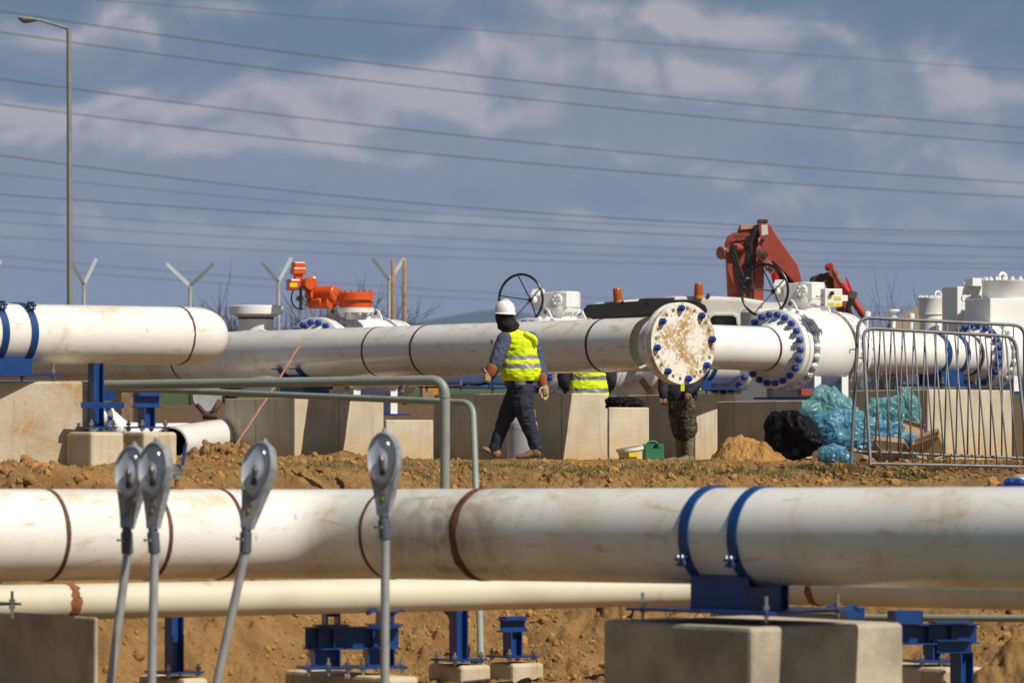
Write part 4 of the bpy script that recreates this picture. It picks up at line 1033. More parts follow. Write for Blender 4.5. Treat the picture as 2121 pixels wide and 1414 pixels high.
def crumple(name, c0, rad, seed, m, label, cat, group=None, sub=6, fold=.075, layers_n=3, slump=0):
    """plastic bag: ridged folds, long creases and sharp peaks"""
    bm = bmesh.new(); bmesh.ops.create_icosphere(bm, subdivisions=sub, radius=1)
    co = np.array([v.co[:] for v in bm.verts]); rs = np.random.RandomState(seed)
    warp = co + .16 * np.stack([fbm(co * 2.2 + 5 * i + seed, 3, seed + i) for i in range(3)], -1)
    warp /= np.linalg.norm(warp, axis=1)[:, None]
    def planes(n, jit, v):
        d = rs.normal(size=(n, 3)); d /= np.linalg.norm(d, axis=1)[:, None]; c = 1 + jit * rs.uniform(-1, 1, n)
        q = v @ d.T / c[None]; return q.max(1), q.argmax(1), d
    base = co.copy(); layers = []
    for ly in range(layers_n):
        o_ = ly * 13.7 + seed; v = base * 1.0 + .22 * np.stack([fbm(base * 1.5 + 5 * i + o_, 2, seed + i + ly * 9) for i in range(3)], -1)
        st = np.array([1.0, 1.0, rs.uniform(.45, .8)]); rg = lambda f, sd: 1 - np.abs(vnoise(v * st * f + o_, sd) * 2 - 1) ** .75 * 2
        k = 1 - .17 * ly + .22 * (vnoise(v * 1.3 + o_, seed + 70) * 2 - 1) + fold * (2.2 * rg(1.9, seed + 1) + 1.5 * rg(3.9, seed + 2) + .8 * rg(8.5, seed + 3) + .35 * rg(18, seed + 4))
        k1, id1, d1 = planes(18, .2, v / np.linalg.norm(v, axis=1)[:, None]); k = k * (.55 + .45 / np.maximum(k1, .5) * .9)
        c = base * k[:, None] * np.array(rad)[None] + (rs.uniform(-.18, .18, 3) * np.array(rad) if ly else 0); c[:, 2] = np.maximum(c[:, 2], -rad[2] * .82); c[:, 2] *= 1 - slump * c[:, 0] / rad[0]; layers.append(c)
    fcs = [[v.index for v in f.verts] for f in bm.faces]; bm.free(); nv = len(base)
    me = bpy.data.meshes.new(name); me.from_pydata(np.concatenate(layers).tolist(), [], [[i + nv * q for i in f] for q in range(layers_n) for f in fcs]); me.materials.append(m)
    me.polygons.foreach_set('use_smooth', [True] * len(me.polygons))
    o = bpy.data.objects.new(name, me); COL.objects.link(o); o.location = c0
    return tag(o, label, cat, group)
def debris():
    g = lambda px, Y: gz((px - PW / 2) / F * Y, Y)
    def put(px, py, Y): return P(px, py, Y)
    s = 46.5 / F
    crumple('rubbish_bag', P(1641, 909, 46.2), (.275, .25, .285), 11, M['bagblack'], 'bulging black rubbish bag between the soil heap and the blue plastic', 'rubbish bag', layers_n=1, slump=.28, fold=.055)
    crumple('plastic_sheeting', P(1722, 872, 46.9), (.30, .28, .29), 21, M['bagteal'], 'pale teal plastic sheeting bunched at the top left of the rubbish pile', 'plastic sheet', 'waste plastic on the rubbish pile')
    crumple('plastic_sheeting', P(1745, 895, 46.4), (.30, .26, .24), 26, M['bagblue'], 'clear bluish plastic bunch in front of the teal sheeting, behind the barrier post', 'plastic sheet', 'waste plastic on the rubbish pile')
    crumple('plastic_sheeting', P(1795, 908, 46.3), (.38, .26, .22), 23, M['bagblue'], 'blue plastic bunch lying across the middle of the rubbish pile', 'plastic sheet', 'waste plastic on the rubbish pile')
    crumple('plastic_sheeting', P(1826, 868, 46.8), (.22, .20, .20), 31, M['bagteal'], 'greenish plastic wad on top of the pile, right of the barrier leg', 'plastic sheet', 'waste plastic on the rubbish pile')
    crumple('plastic_sheeting', P(1872, 866, 46.9), (.18, .16, .27), 35, M['bagteal'], 'long teal plastic sheet hanging down the right side of the pile', 'plastic sheet', 'waste plastic on the rubbish pile')
    crumple('rubbish_bag', P(1726, 944, 45.7), (.16, .14, .115), 41, M['bagblue'], 'small tied blue plastic bag on the ground in front of the pile', 'rubbish bag')
    crumple('plastic_sheeting', P(1872, 915, 46.2), (.15, .12, .10), 44, M['bagblue'], 'small blue plastic scrap among the torn cardboard', 'plastic sheet', 'waste plastic on the rubbish pile')
    crumple('plastic_sheeting', P(1288, 836, 47.25), (.16, .12, .07), 51, M['bagblack'], 'crumpled black plastic lying on the lower pale concrete block', 'plastic sheet', layers_n=1)
    # peaks of plastic film
    def box_(px, py, Y, w, h, dp, rot, tilt, label, opn=True):
        c = P(px, py, Y); R_ = Euler((tilt, rot[0], rot[1])).to_matrix(); X = R_ @ Vector((w / 2, 0, 0)); Yv = R_ @ Vector((0, dp / 2, 0)); Zv = R_ @ Vector((0, 0, h / 2))
        m = MB(); t = .004; xn, yn, zn = X.normalized(), Yv.normalized(), Zv.normalized()
        m.box(c - Zv, X, Yv, zn * t)
        for sgn in (-1, 1): m.box(c + X * sgn, xn * t, Yv - yn * t, Zv - zn * t); m.box(c + Yv * sgn, X + xn * t, yn * t, Zv - zn * t)
        # flaps
        m.box(c + Zv + Yv * 1.25 , X * .98, Yv * .28 + Zv * .12, (Zv.normalized() - Yv.normalized() * .3) * t)
        m.box(c + Zv - Yv * 1.2 - Zv * .1, X * .98, Yv * .28 - Zv * .2, (Zv.normalized() + Yv.normalized() * .3) * t)
        o = m.build('cardboard_box', M['cardb'], None); bv = [v for v in m.v]; tag(o, label, 'cardboard box', 'cardboard boxes on the rubbish pile'); return o
    box_(1845, 940, 45.9, .36, .20, .22, (.1, .3), .5, 'open brown cardboard box lying behind the bottom rail of the barrier')
    box_(1925, 925, 46.0, .30, .22, .2, (-.35, -.25), .3, 'brown cardboard box tilted at the right end of the rubbish pile')
    box_(1880, 900, 46.5, .28, .16, .2, (.25, .5), -.4, 'torn cardboard box below the hanging teal sheet')
    box_(1775, 950, 45.8, .16, .12, .14, (.2, 1.0), .6, 'small torn cardboard piece at the left foot of the barrier')
    box_(1762, 866, 47.1, .34, .10, .2, (-.12, .2), .1, 'flattened cardboard bundle peeping out at the top of the pile')
    box_(1690, 872, 47.0, .22, .12, .16, (.5, .1), .4, 'cardboard corner poking out left of the teal plastic')
    rnd = random.Random(5)
    for i, (x, y) in enumerate(((1800, 957), (1868, 958), (1905, 952), (1965, 955))):
        m = MB(); c = P(x, y - 6, 45.8); a = rnd.uniform(0, 3); X = Vector((math.cos(a), math.sin(a), rnd.uniform(-.2, .3))).normalized(); Yv = X.cross(Z).normalized()
        pts = [c - X * .12, c - X * .02 + Yv * .07 + Z * .02, c + X * .1 + Yv * .05, c + X * .13 - Yv * .04 + Z * .03, c - X * .05 - Yv * .06]
        m.prism(pts, Z * .006); tag(m.build('cardboard_scrap', M['cardb'], None), ['cardboard scrap under the bottom rail, leftmost of the scraps', 'cardboard scrap under the middle of the bottom rail', 'cardboard scrap beside the tilted cardboard box', 'lone cardboard scrap in front of the tall pale block'][i], 'cardboard', 'cardboard scraps')
    # soil heap
    c = P(1556, 958, 46.2); bm = bmesh.new()
    n = 110; xs = np.linspace(-1, 1, n); X, Y = np.meshgrid(xs, xs); r2 = (X / 1) ** 2 + Y ** 2
    h = np.clip(1 - r2, 0, 1) ** .75 * (1 - .35 * X * (X > 0)) ; p = np.stack([X * 2.4, Y * 2.4, 0 * X], -1)
    hh = .30 * h * (.85 + .45 * fbm(p * 1.1, 3, 3)) + h ** .3 * (.05 * fbm(p * 3.3, 4, 9) + .028 * fbm(p * 9, 3, 12)) * (r2 < 1)
    V = [(float(x * .47), float(y * .5), float(z) - .05) for x, y, z in zip(X.ravel(), Y.ravel(), hh.ravel())]
    f = [(j * n + i, j * n + i + 1, (j + 1) * n + i + 1, (j + 1) * n + i) for j in range(n - 1) for i in range(n - 1)]
    me = bpy.data.meshes.new('soil_heap'); me.from_pydata(V, [], f); me.materials.append(M['heap']); me.polygons.foreach_set('use_smooth', [True] * len(f))
    o = bpy.data.objects.new('soil_heap', me); COL.objects.link(o); o.location = (c.x, c.y, gz(c.x, c.y) + .02); tag(o, 'crumbly ochre soil heap left of the black rubbish bag', 'soil heap')
    # buckets
    def lathe_obj(name, base, ax, prof, m, t=None, n=40, seg=True, smooth=True):
        mb = MB(); mb.lathe(base, ax, prof, n); return mb.build(name, m, t)
    c = P(1308, 957, 46.15); ax = Vector((-.12, -.05, 1)).normalized(); t = thing('bucket', 'cream yellow plastic bucket with a white rim, tilted beside the green can', 'bucket', c)
    lathe_obj('bucket_body', c, ax, [(0, 0), (0, .115), (.15, .14), (.15, .125), (.02, .10), (.02, 0)], M['bucket'], t)
    lathe_obj('rim', c + ax * .128, ax, [(0, .138), (0, .15), (.035, .153), (.035, .137)], M['pipeclean'], t)
    m = MB(); q = c + ax * .085 + Vector((.03, -.131, 0)); m.box(q, Vector((.05, .012, 0)), Vector((0, .004, 0)), Z * .025); m.build('label', M['yellow'], t)
    c = P(1353, 957, 46.3); t = thing('jerrycan', 'cut-open green plastic jerrycan between the bucket and the paint tin', 'jerrycan', c)
    m = MB(); Y0 = Vector((-.2, .98, 0)); X0 = Vector((.98, .2, 0)); w, dp, h = .10, .085, .20
    cc = c + Z * .0
    m.box(cc + Z * .075, X0 * w, Y0 * dp, Z * .075)
    m.box(cc + Z * .16 + X0 * (w - .02), X0 * .02, Y0 * dp, Z * .0095 * 1.0)
    m.box(cc + Z * .175 + Y0 * (dp - .004), X0 * w, Y0 * .004, Z * .025); m.box(cc + Z * .175 + X0 * (w - .03), X0 * .03, Y0 * (dp - .008), Z * .025); m.box(cc + Z * .165 - X0 * (w - .004), X0 * .004, Y0 * (dp - .008), Z * .015)
    m.build('can_body', M['green'], t, bevel=.006)
    m = MB(); m.tube([cc + Z * .20 - X0 * .07, cc + Z * .225 - X0 * .04, cc + Z * .225 + X0 * .02, cc + Z * .20 + X0 * .05], .013, 10); m.build('handle', M['green'], t)
    m = MB(); m.box(cc + Z * .148 - X0 * .02, X0 * (w * .72), Y0 * (dp * .8), Z * .004); m.build('opening', M['rubber'], t)
    c = P(1379, 961, 46.1); t = thing('paint_tin', 'small dirty open paint tin at the boots of the man in camouflage', 'tin', c)
    lathe_obj('tin_body', c, Z, [(0, 0), (0, .068), (.062, .070), (.062, .064), (.01, .06), (.01, 0)], mat('stained_tin', (.48, .42, .36), .5, .2, 0, 10, (.35, .16, .09), 22, .45, .6), t)
    # gas bottle behind the walker
    c = P(1082, 958, 48.4); c.z = gz(c.x, c.y); R = .172; t = thing('gas_bottle', 'tall silver gas bottle with coiled hose on its neck, behind the walker', 'gas bottle', c)
    lathe_obj('cylinder_body', c, Z, [(0, 0), (0, R * .9), (.02, R)] + [(.02 + .37, R), (.39, R + .003), (.40, R)] + [(.43 + .09 * math.sin(a), R * math.cos(a)) for a in [math.pi / 2 * i / 8 for i in range(8)]] + [(.53, .04)], M['gas'], t, 48)
    cz = .0
    lathe_obj('valve_guard', c + Z * .50 + Vector((.045, 0, 0)), Z, [(0, .055), (.16, .055), (.16, .048), (0, .048)], M['gas'], t, 24)
    m = MB(); 
    for k in range(5):
        z = c.z + .53 + .016 * k; m.tube([Vector((c.x + .06 + .085 * math.cos(a), c.y + .085 * math.sin(a), z + .01 * math.sin(a * 2 + k))) for a in [2 * math.pi * i / 20 for i in range(21)]], .008, 8, False)
    m.build('hose', M['hose'], t)
    m = MB(); q = P(1063, 884, 48.4 - .18); q.y = c.y - math.sqrt(max(R ** 2 - (q.x - c.x) ** 2, 0)) - .002
    m.prism([q + Vector(v) for v in ((-.016, 0, .016), (-.016, 0, -.004), (0, 0, -.022), (.016, 0, -.004), (.016, 0, .016), (0, 0, .010))], Vector((0, .004, 0)))
    m.build('shield_mark', M['rubber'], t)
M['hose'] = mat('olive_rubber_hose', (.20, .21, .15), .7)
M['heap'] = mat('loose_ochre_soil', (.42, .225, .06), .95, 0, .012, 40, (.29, .145, .042), 5, .4, .66, [((.18, .09, .035), 12, .60, .72, .6)])
debris()

# ------------------------------------------------------------------ crowd barriers
def barrier(name, label, tl, tr, bl, br, n, bot, r=.0175, rb=.0085, foot=True, hooks=True):
    t = thing(name, label, 'barrier', (bl + br) / 2, 'steel crowd barriers')
    path = elbow_path([bl, tl, tr, br], .13, 8); m = MB(); m.tube(path, r, 14, True, up=Vector((0, 1, 0))); m.build('frame', M['galv'], t)
    b0 = bl.lerp(tl, bot[0]); b1 = br.lerp(tr, bot[1]); m = MB(); m.tube([b0, b1], r * .85, 12); m.build('bottom_rail', M['galv'], t)
    for i in range(n):
        f = (i + 1) / (n + 1); a = b0.lerp(b1, f); c = tl.lerp(tr, f); m = MB(); m.tube([a, c], rb, 8); m.build('upright_bar', M['galv'], t)
    if hooks:
        for f in (.10, .78):
            q = bl.lerp(tl, f); m = MB(); m.tube([q, q - Vector((.07, 0, 0)), q - Vector((.07, 0, .04))], .006, 8); m.build('hook', M['rust'], t)
    return t
barrier('crowd_barrier', 'upright galvanised crowd barrier, the rear and taller of the two', P(1778, 657, 42.9), P(2122, 674, 43.4), P(1763, 960, 42.8), P(2122, 966, 43.3), 14, (.085, .06))
barrier('crowd_barrier', 'lower galvanised crowd barrier leaning back against the taller one', P(1787, 679, 42.75), P(2103, 697, 43.2), P(1803, 963, 42.35), P(2131, 972, 42.8), 14, (.012, .02))

# ------------------------------------------------------------------ rope
def rope():
    a = P(622, 712, 50.9); b = P(478, 936, 47.2); m = MB(); n = 24
    m.tube([a.lerp(b, i / n) + Z * (.10 * ((i / n) ** 2 - i / n)) + Vector((.004 * math.sin(i * 2.1), 0, 0)) for i in range(n + 1)], .0125, 8)
    tag(m.build('rope', M['rope'], None), 'thin red-brown rope slanting from the middle pipeline down to the soil', 'rope')
rope()

# ------------------------------------------------------------------ street lamp heads on short poles (near)
def lamp(label, top, hb, cb, pb, Y, turn=0.0):
    T = P(*top, Y); H = P(*hb, Y); C = P(*cb, Y); Pb = P(*pb, Y)
    ax = (T - H).normalized(); Lh = (T - H).length
    t = thing('street_lamp', label, 'street lamp', (Pb.x, Pb.y, -1.8), 'street lamp heads standing in a row')
    f = Vector((-.50 + turn, -.85, .12)); f = (f - ax * f.dot(ax)).normalized(); w = ax.cross(f).normalized()
    if w.x < 0: w = -w
    def wid(s): # half width along the head, s 0 (neck) .. 1 (tip)
        pts = [(0, .046), (.12, .056), (.30, .078), (.45, .100), (.60, .117), (.72, .120), (.84, .106), (.93, .076), (.975, .045), (1, .012)]
        for (a, b), (c, d) in zip(pts, pts[1:]):
            if s <= c: k = (s - a) / (c - a); return b + (d - b) * k
        return .01
    n = 40; rings = []
    for k in range(n + 1):
        s = k / n; ww = wid(s); dep = .045 + .075 * math.sin(min(1, s * 1.25) * math.pi * .62) * (1 - .35 * s); dep = min(dep, .4 * ww + .055) * (1 if s < .93 else max((1 - s) / .07, .15) ** .5)
        r = []
        for i in range(28):
            q = 2 * math.pi * i / 28; cq, sq = math.cos(q), math.sin(q)
            back = -dep * abs(sq) ** .8 if sq < 0 else .016 * min(1, sq * 4)
            r.append(H + ax * (Lh * s) + w * (ww * (abs(cq) ** .85) * (1 if cq > 0 else -1)) + f * back)
        rings.append(r)
    m = MB(); m.loft(rings, True); hs = m.build('housing', M['housing'], t)
    # rim of the bowl and the clear bowl
    cc = H + ax * (Lh * .665); a_, b_ = Lh * .305, .104
    def ov(q, k=1.0, h=0.0):
        e = math.cos(q); return cc + ax * (a_ * k * e) + w * (b_ * k * math.sin(q) * (1 - .10 * (-e))) + f * h
    m = MB(); m.tube([ov(2 * math.pi * i / 48, 1.03, .020) for i in range(49)], .007, 8, False, up=f); m.build('bowl_rim', M['housing'], t)
    m = MB(); m.loft([[ov(2 * math.pi * i / 48, k, .0185 + .012 * (k - .5) ** 2 * 4) for i in range(48)] for k in (1.0, .9, .75, .6, .45, .3, .15, .02)], False); m.build('reflector', M['refl'], t)
    ring = []
    for j in range(25):
        ph = math.pi / 2 * j / 24; ring.append([ov(2 * math.pi * i / 48, max(math.cos(ph), .01) ** .8, .02 + .088 * math.sin(ph)) for i in range(48)])
    m = MB(); m.loft(ring, False); m.build('bowl', M['bowl'], t)
    m = MB(); m.tube([cc - ax * .05 + f * .03, cc + ax * .0 + f * .035, cc + ax * .03 + f * .035], [.014, .024, .010], 12); m.build('bulb', M['bulb'], t)
    m = MB(); m.tube([cc - ax * .10 + f * .02, cc - ax * .055 + f * .028], .02, 12); m.build('bulb_socket', M['sock'], t)
    m = MB(); q = H + ax * (Lh * .30) + f * .0185; m.box(q, w * .024, ax * .018, f * .0015); m.build('rating_label', M['pinkl'], t)
    m = MB(); q = H + ax * (Lh * .20) + f * .0185; m.box(q, w * .012, ax * .020, f * .0015); m.build('inspection_slot', M['rubber'], t)
    m = MB(); q = H + ax * (Lh * .205) + f * .0205; m.box(q + w * .002, w * .006, ax * .014, f * .0015); m.build('yellow_sticker', M['yellow'], t)
    m = MB(); m.tube([T - ax * .02, T + ax * .022], .014, 12); m.tube([T - f * .03, T + f * .01], .010, 8); m.build('latch', M['housing'], t)
    m = MB(); m.tube([H + ax * .01, H - ax * .03], .032, 20); m.tube([H - ax * .025, C], .040, 24); cl = m.build('collar', M['collar'], t, bevel=.003)
    mid = (H + C) / 2; m = MB(); m.tube([mid - w * .07, mid - w * .03], .005, 8); m.lathe(mid - w * .072, -w, [(0, 0), (0, .010), (.008, .010), (.008, 0)], 6); m.lathe(mid + f * .038, f, [(0, .012), (.012, .010), (.012, 0)], 10); m.build('clamp_screw', M['zinc'], t)
    low = C + (Pb - C).normalized() * ((C.z + 1.85) / abs((Pb - C).normalized().z))
    m = MB(); m.tube([C + ax * .02, low], .0295, 24); m.build('pole', M['galvl'], t)
M['bulb'] = mat('frosted_bulb', (.16, .13, .10), .3); M['sock'] = mat('brown_lamp_socket', (.09, .05, .03), .5); M['pinkl'] = mat('faded_pink_label', (.34, .23, .20), .6)
lamp('grey street lamp head, leftmost and partly behind the next one', (277, 921), (263, 1094), (264, 1146), (229, 1414), 28.4, 0)
lamp('grey street lamp head overlapping the leftmost lamp in front', (323, 913), (317, 1094), (320, 1144), (314, 1414), 28.1, -.06)
lamp('grey street lamp head on the pole that leans most, third from left', (547, 913), (511, 1094), (508, 1144), (449, 1414), 28.2, -.04)
lamp('grey street lamp head on a vertical pole, rightmost of the four', (796, 893), (795, 1068), (798, 1116), (797, 1414), 28.2, .02)

# ------------------------------------------------------------------ tall street lamp, fence posts, timber poles
def far_posts():
    Y = 80; s = Y / F; b = P(145, 900, Y); b.z = gz(b.x, b.y)
    t = thing('tall_street_lamp', 'tall grey street lamp on the left reaching high into the sky', 'street lamp', b)
    m = MB(); m.tube([b, P(145, 620, Y), P(143, 100, Y), P(142.5, 58, Y)], [.075, .058, .046, .045], 14); m.build('pole', M['galvp'], t)
    m = MB(); m.tube([P(142.5, 60, Y), P(110, 50, Y), P(78, 41, Y)], [.03, .026, .024], 10); m.build('arm', M['galvp'], t)
    m = MB(); m.loft([[P(x, y + (4.5 if True else 0) * 0, Y) + Vector((0, .10 * k * math.cos(q), (.075 if math.sin(q) < 0 else .035) * k * math.sin(q))) for q in [2 * math.pi * i / 14 for i in range(14)]] for x, y, k in ((82, 42, .25), (72, 40, .7), (60, 39, 1.1), (48, 39, 1.2), (40, 38, .6), (36, 37, .15))]); m.build('lamp_head', M['galvp'], t)
    Yf = 95
    def ypost(px, jy, l, r_, label):
        b = P(px, 900, Yf); b.z = gz(b.x, b.y); j = P(px, jy, Yf); t = thing('fence_post', label, 'fence post', b, 'Y-topped fence posts')
        m = MB(); m.tube([b, j], .042, 8); m.build('post', M['galvp'], t)
        for ei, e in enumerate((l, r_)):
            m = MB(); d = P(*e, Yf); a = (d - j); v = a.cross(Vector((0, 1, 0))).normalized(); m.box((j + d) / 2, a / 2, v * .036, Vector((0, .03, 0))); m.build('arm', M['galv_sunlit' if (ei == 1) != (px == 394) else 'galvp'], t)
    ypost(-30, 590, (-60, 545), (2, 540), 'Y-topped fence post cut by the left edge')
    ypost(174, 590, (150, 548), (200, 536), 'Y-topped fence post right beside the tall lamp pole')
    ypost(394, 592, (345, 546), (442, 546), 'Y-topped fence post with widest arms, above the pipe cap')
    ypost(577, 584, (543, 544), (604, 534), 'Y-topped fence post left of the orange actuator')
    ypost(806, 581, (771, 535), (838, 535), 'Y-topped fence post beside the two timber poles')
    for px, yt, lb in ((814, 540, 'slim timber pole, left of the pair behind the orange actuator'), (838, 538, 'slim timber pole, right of the pair behind the orange actuator')):
        b = P(px, 900, 85); b.z = gz(b.x, b.y); m = MB(); m.tube([b, P(px, yt, 85)], [.05, .042], 10); tag(m.build('timber_pole', M['wood'], None), lb, 'pole', 'timber poles')
M['galvp'] = mat('distant_galvanised_pole', (.27, .27, .24), .55, .2, 0, 10, (.22, .22, .20), 3)
M['galv_sunlit'] = mat('galvanised_arm_sunlit_tone', (.80, .80, .78), .3, .15)  # paler copy of the pole steel, sunlight on one arm painted in
far_posts()

def wires():
    rows = [((180, -2), (850, 52), (2200, 152), 1), ((-60, 14), (1060, 166), (2200, 270), 2), ((-60, 58), (1060, 202), (2200, 303), 2), ((-60, 155), (1060, 292), (2200, 384), 2), ((-60, 208), (1060, 335), (2200, 412), 2),
            ((-60, 313), (1060, 437), (2200, 482), 2), ((-60, 352), (1060, 452), (2200, 488), 1), ((-60, 398), (1060, 470), (2200, 516), 2), ((-60, 430), (1060, 500), (2200, 534), 1), ((-60, 455), (1060, 520), (2200, 548), 1),
            ((-60, 487), (1060, 538), (2200, 556), 1), ((-60, 525), (620, 582), (2200, 640), 1), ((-60, 545), (620, 598), (2200, 652), 1)]
    names = ['faintest power line across the top right of the sky', 'topmost dark power line crossing the whole sky', 'second dark power line, just below the topmost', 'third dark power line, crossing above mid sky', 'fourth dark power line, close under the third', 'power line touching the red crane top, upper of that bundle', 'thin power line close under the one meeting the crane top', 'power line passing halfway up the red crane', 'thin power line low over the orange actuator, upper strand', 'thin power line low over the orange actuator, second strand', 'thin power line low over the orange actuator, third strand', 'low power line dipping to the Y-topped posts, upper strand', 'lowest power line dipping behind the Y-topped posts']
    for i, (a, b, c, w) in enumerate(rows):
        Y0, Y1 = 170 + i * 4, 215 + i * 4
        pts = []
        for k in range(31):
            u = k / 30; x = a[0] + (c[0] - a[0]) * u
            # quadratic through the three points
            xa, xb, xc = a[0], b[0], c[0]
            y = a[1] * (x - xb) * (x - xc) / ((xa - xb) * (xa - xc)) + b[1] * (x - xa) * (x - xc) / ((xb - xa) * (xb - xc)) + c[1] * (x - xa) * (x - xb) / ((xc - xa) * (xc - xb))
            pts.append(P(x, y, Y0 + (Y1 - Y0) * u))
        m = MB(); m.tube(pts, .020 if w == 2 else .012, 6); tag(m.build('power_line', M['wire'], None), names[i], 'power line', 'overhead power lines')
M['wire'] = mat('dull_aluminium_wire', (.07, .07, .08), .7)
wires()

# ------------------------------------------------------------------ people
def remeshed(name, mbs, voxel, material, parent, smooth_it=4, amp=0.0, freq=14, seed=1, stretch=(1, 1, 1), amp2=0.0):
    big = MB()
    for b in mbs: big.add(b.v, b.f)
    o = big.build(name, material, None)
    r = o.modifiers.new('r', 'REMESH'); r.mode = 'VOXEL'; r.voxel_size = voxel
    sm = o.modifiers.new('s', 'SMOOTH'); sm.iterations = smooth_it; sm.factor = .6
    dg = bpy.context.evaluated_depsgraph_get(); dg.update()
    me = bpy.data.meshes.new_from_object(o.evaluated_get(dg)); bpy.data.objects.remove(o)
    me.name = name
    n = len(me.vertices); co = np.empty(n * 3); me.vertices.foreach_get('co', co); co = co.reshape(-1, 3)
    if amp:
        no = np.empty(n * 3); me.vertices.foreach_get('normal', no); no = no.reshape(-1, 3)
        p = co * np.array(stretch)[None] * freq; w = p + .8 * np.stack([fbm(p * .5 + 3 * i, 2, seed + i) for i in range(3)], -1)
        d = amp * (1 - 2.4 * np.abs(fbm(w, 2, seed + 11))) + amp2 * fbm(co * freq * 3, 2, seed + 20)
        co = co + no * d[:, None]
    loc = Vector(parent.get('_w', (0, 0, 0))); co = co - np.array(loc)[None]
    me.vertices.foreach_set('co', co.ravel()); me.polygons.foreach_set('use_smooth', [True] * len(me.polygons)); me.update()
    if not me.materials: me.materials.append(material)
    o = bpy.data.objects.new(name, me); COL.objects.link(o); o.parent = parent; o['_w'] = tuple(loc)
    return o
def limb(pts, Y, S_, flat=1.0, n=18):
    """pts: (px, py, depth offset in m, radius in px)"""
    m = MB(); path = [P(a, b, Y + c) for a, b, c, r in pts]; R = [r / S_ for a, b, c, r in pts]
    # refine with a smooth curve
    out, rr = [], []
    for k in range(len(path) - 1):
        p0 = path[max(k - 1, 0)]; p1 = path[k]; p2 = path[k + 1]; p3 = path[min(k + 2, len(path) - 1)]
        for i in range(6):
            t = i / 6; out.append(.5 * ((2 * p1) + (p2 - p0) * t + (2 * p0 - 5 * p1 + 4 * p2 - p3) * t * t + (3 * p1 - p0 - 3 * p2 + p3) * t ** 3)); rr.append(R[k] + (R[k + 1] - R[k]) * t)
    out.append(path[-1]); rr.append(R[-1])
    m.tube(out, rr, n, True, up=Vector((0, 1, 0)))
    for p, r in ((out[0], rr[0]), (out[-1], rr[-1])):
        b = MB(); m.lathe(p, Z, [(r * math.sin(a), r * math.cos(a)) for a in [-math.pi / 2 + math.pi * i / 8 for i in range(9)]], 14)
    return m
def torso(secs, Y, S_, depth=.6, n=40, f=Vector((0, 1, 0)), off=0.0):
    """secs: (py, xl, xr, depth factor)"""
    m = MB(); rings = []
    for (py, xl, xr, df) in secs:
        c = P((xl + xr) / 2, py, Y + off); hw = (xr - xl) / 2 / S_
        rings.append([c + Vector((hw * math.copysign(abs(math.cos(q)) ** .85, math.cos(q)), hw * df * depth * math.sin(q), 0)) for q in [2 * math.pi * i / n for i in range(n)]])
    m.loft(rings, True); return m
def lerp_secs(secs, n):
    out = []; ys = [s[0] for s in secs]
    for y in np.linspace(ys[0], ys[-1], n):
        out.append(tuple([float(y)] + [float(np.interp(y, ys, [s[k] for s in secs])) for k in (1, 2, 3)]))
    return out
def vest(name, secs, Y, S_, bands, parent, depth=.62, n=84, rows=66, seed=1, off=0.0, amp=.012, diag=0.0):
    ys = lerp_secs(secs, rows); rings = []; m = MB()
    for r, (py, xl, xr, df) in enumerate(ys):
        hw = (xr - xl) / 2 / S_; ring = []
        for i in range(n):
            q = 2 * math.pi * i / n; cq, sq = math.cos(q), math.sin(q)
            pyy = py + diag * cq * (hw * S_) * .1
            c = P((xl + xr) / 2, pyy, Y + off)
            p = c + Vector((hw * math.copysign(abs(cq) ** .85, cq), hw * df * depth * sq, 0))
            w = np.array([p.x * 9, p.y * 9, p.z * 9 + seed]); w2 = w + .9 * np.array([float(fbm(w * .6 + 4 * k, 2, seed + k)) for k in range(3)])
            a = amp * (1 - 2.6 * abs(float(fbm(w2 * 1.5 * np.array([1, 1, 1.4]), 2, seed + 9)))) + amp * .4 * float(fbm(w * 4, 2, seed + 5))
            ring.append(p + Vector((cq, sq, 0)) * a + Z * (.006 * float(fbm(w * .9, 2, seed + 30)) if r == len(ys) - 1 else 0))
        rings.append(ring)
    m.loft(rings, False)
    mi = []
    for k in range(rows - 1):
        y = ys[k][0]
        for i in range(n):
            cq = math.cos(2 * math.pi * i / n); sq = math.sin(2 * math.pi * i / n)
            yb = y; tape = any(lo + dl * (1 - abs(cq)) <= yb <= hi + dl * (1 - abs(cq)) for (lo, hi, dl) in bands); mi.append(1 if tape else 0)
    m.m = mi
    o = m.build(name, [M['hivis'], M['tape']], parent)
    sd = o.modifiers.new('thick', 'SOLIDIFY'); sd.thickness = .004
    return o
def finger(mb, pts, r, Y): 
    path = [P(a, b, Y + c) for a, b, c in pts]; mb.tube(path, [r, r * .98, r * .92, r * .78][:len(path)], 10)
    p = path[-1]; mb.lathe(p, (path[-1] - path[-2]), [(r * .78 * math.sin(a), r * .78 * math.cos(a)) for a in [math.pi / 2 * i / 4 for i in range(5)]], 10)
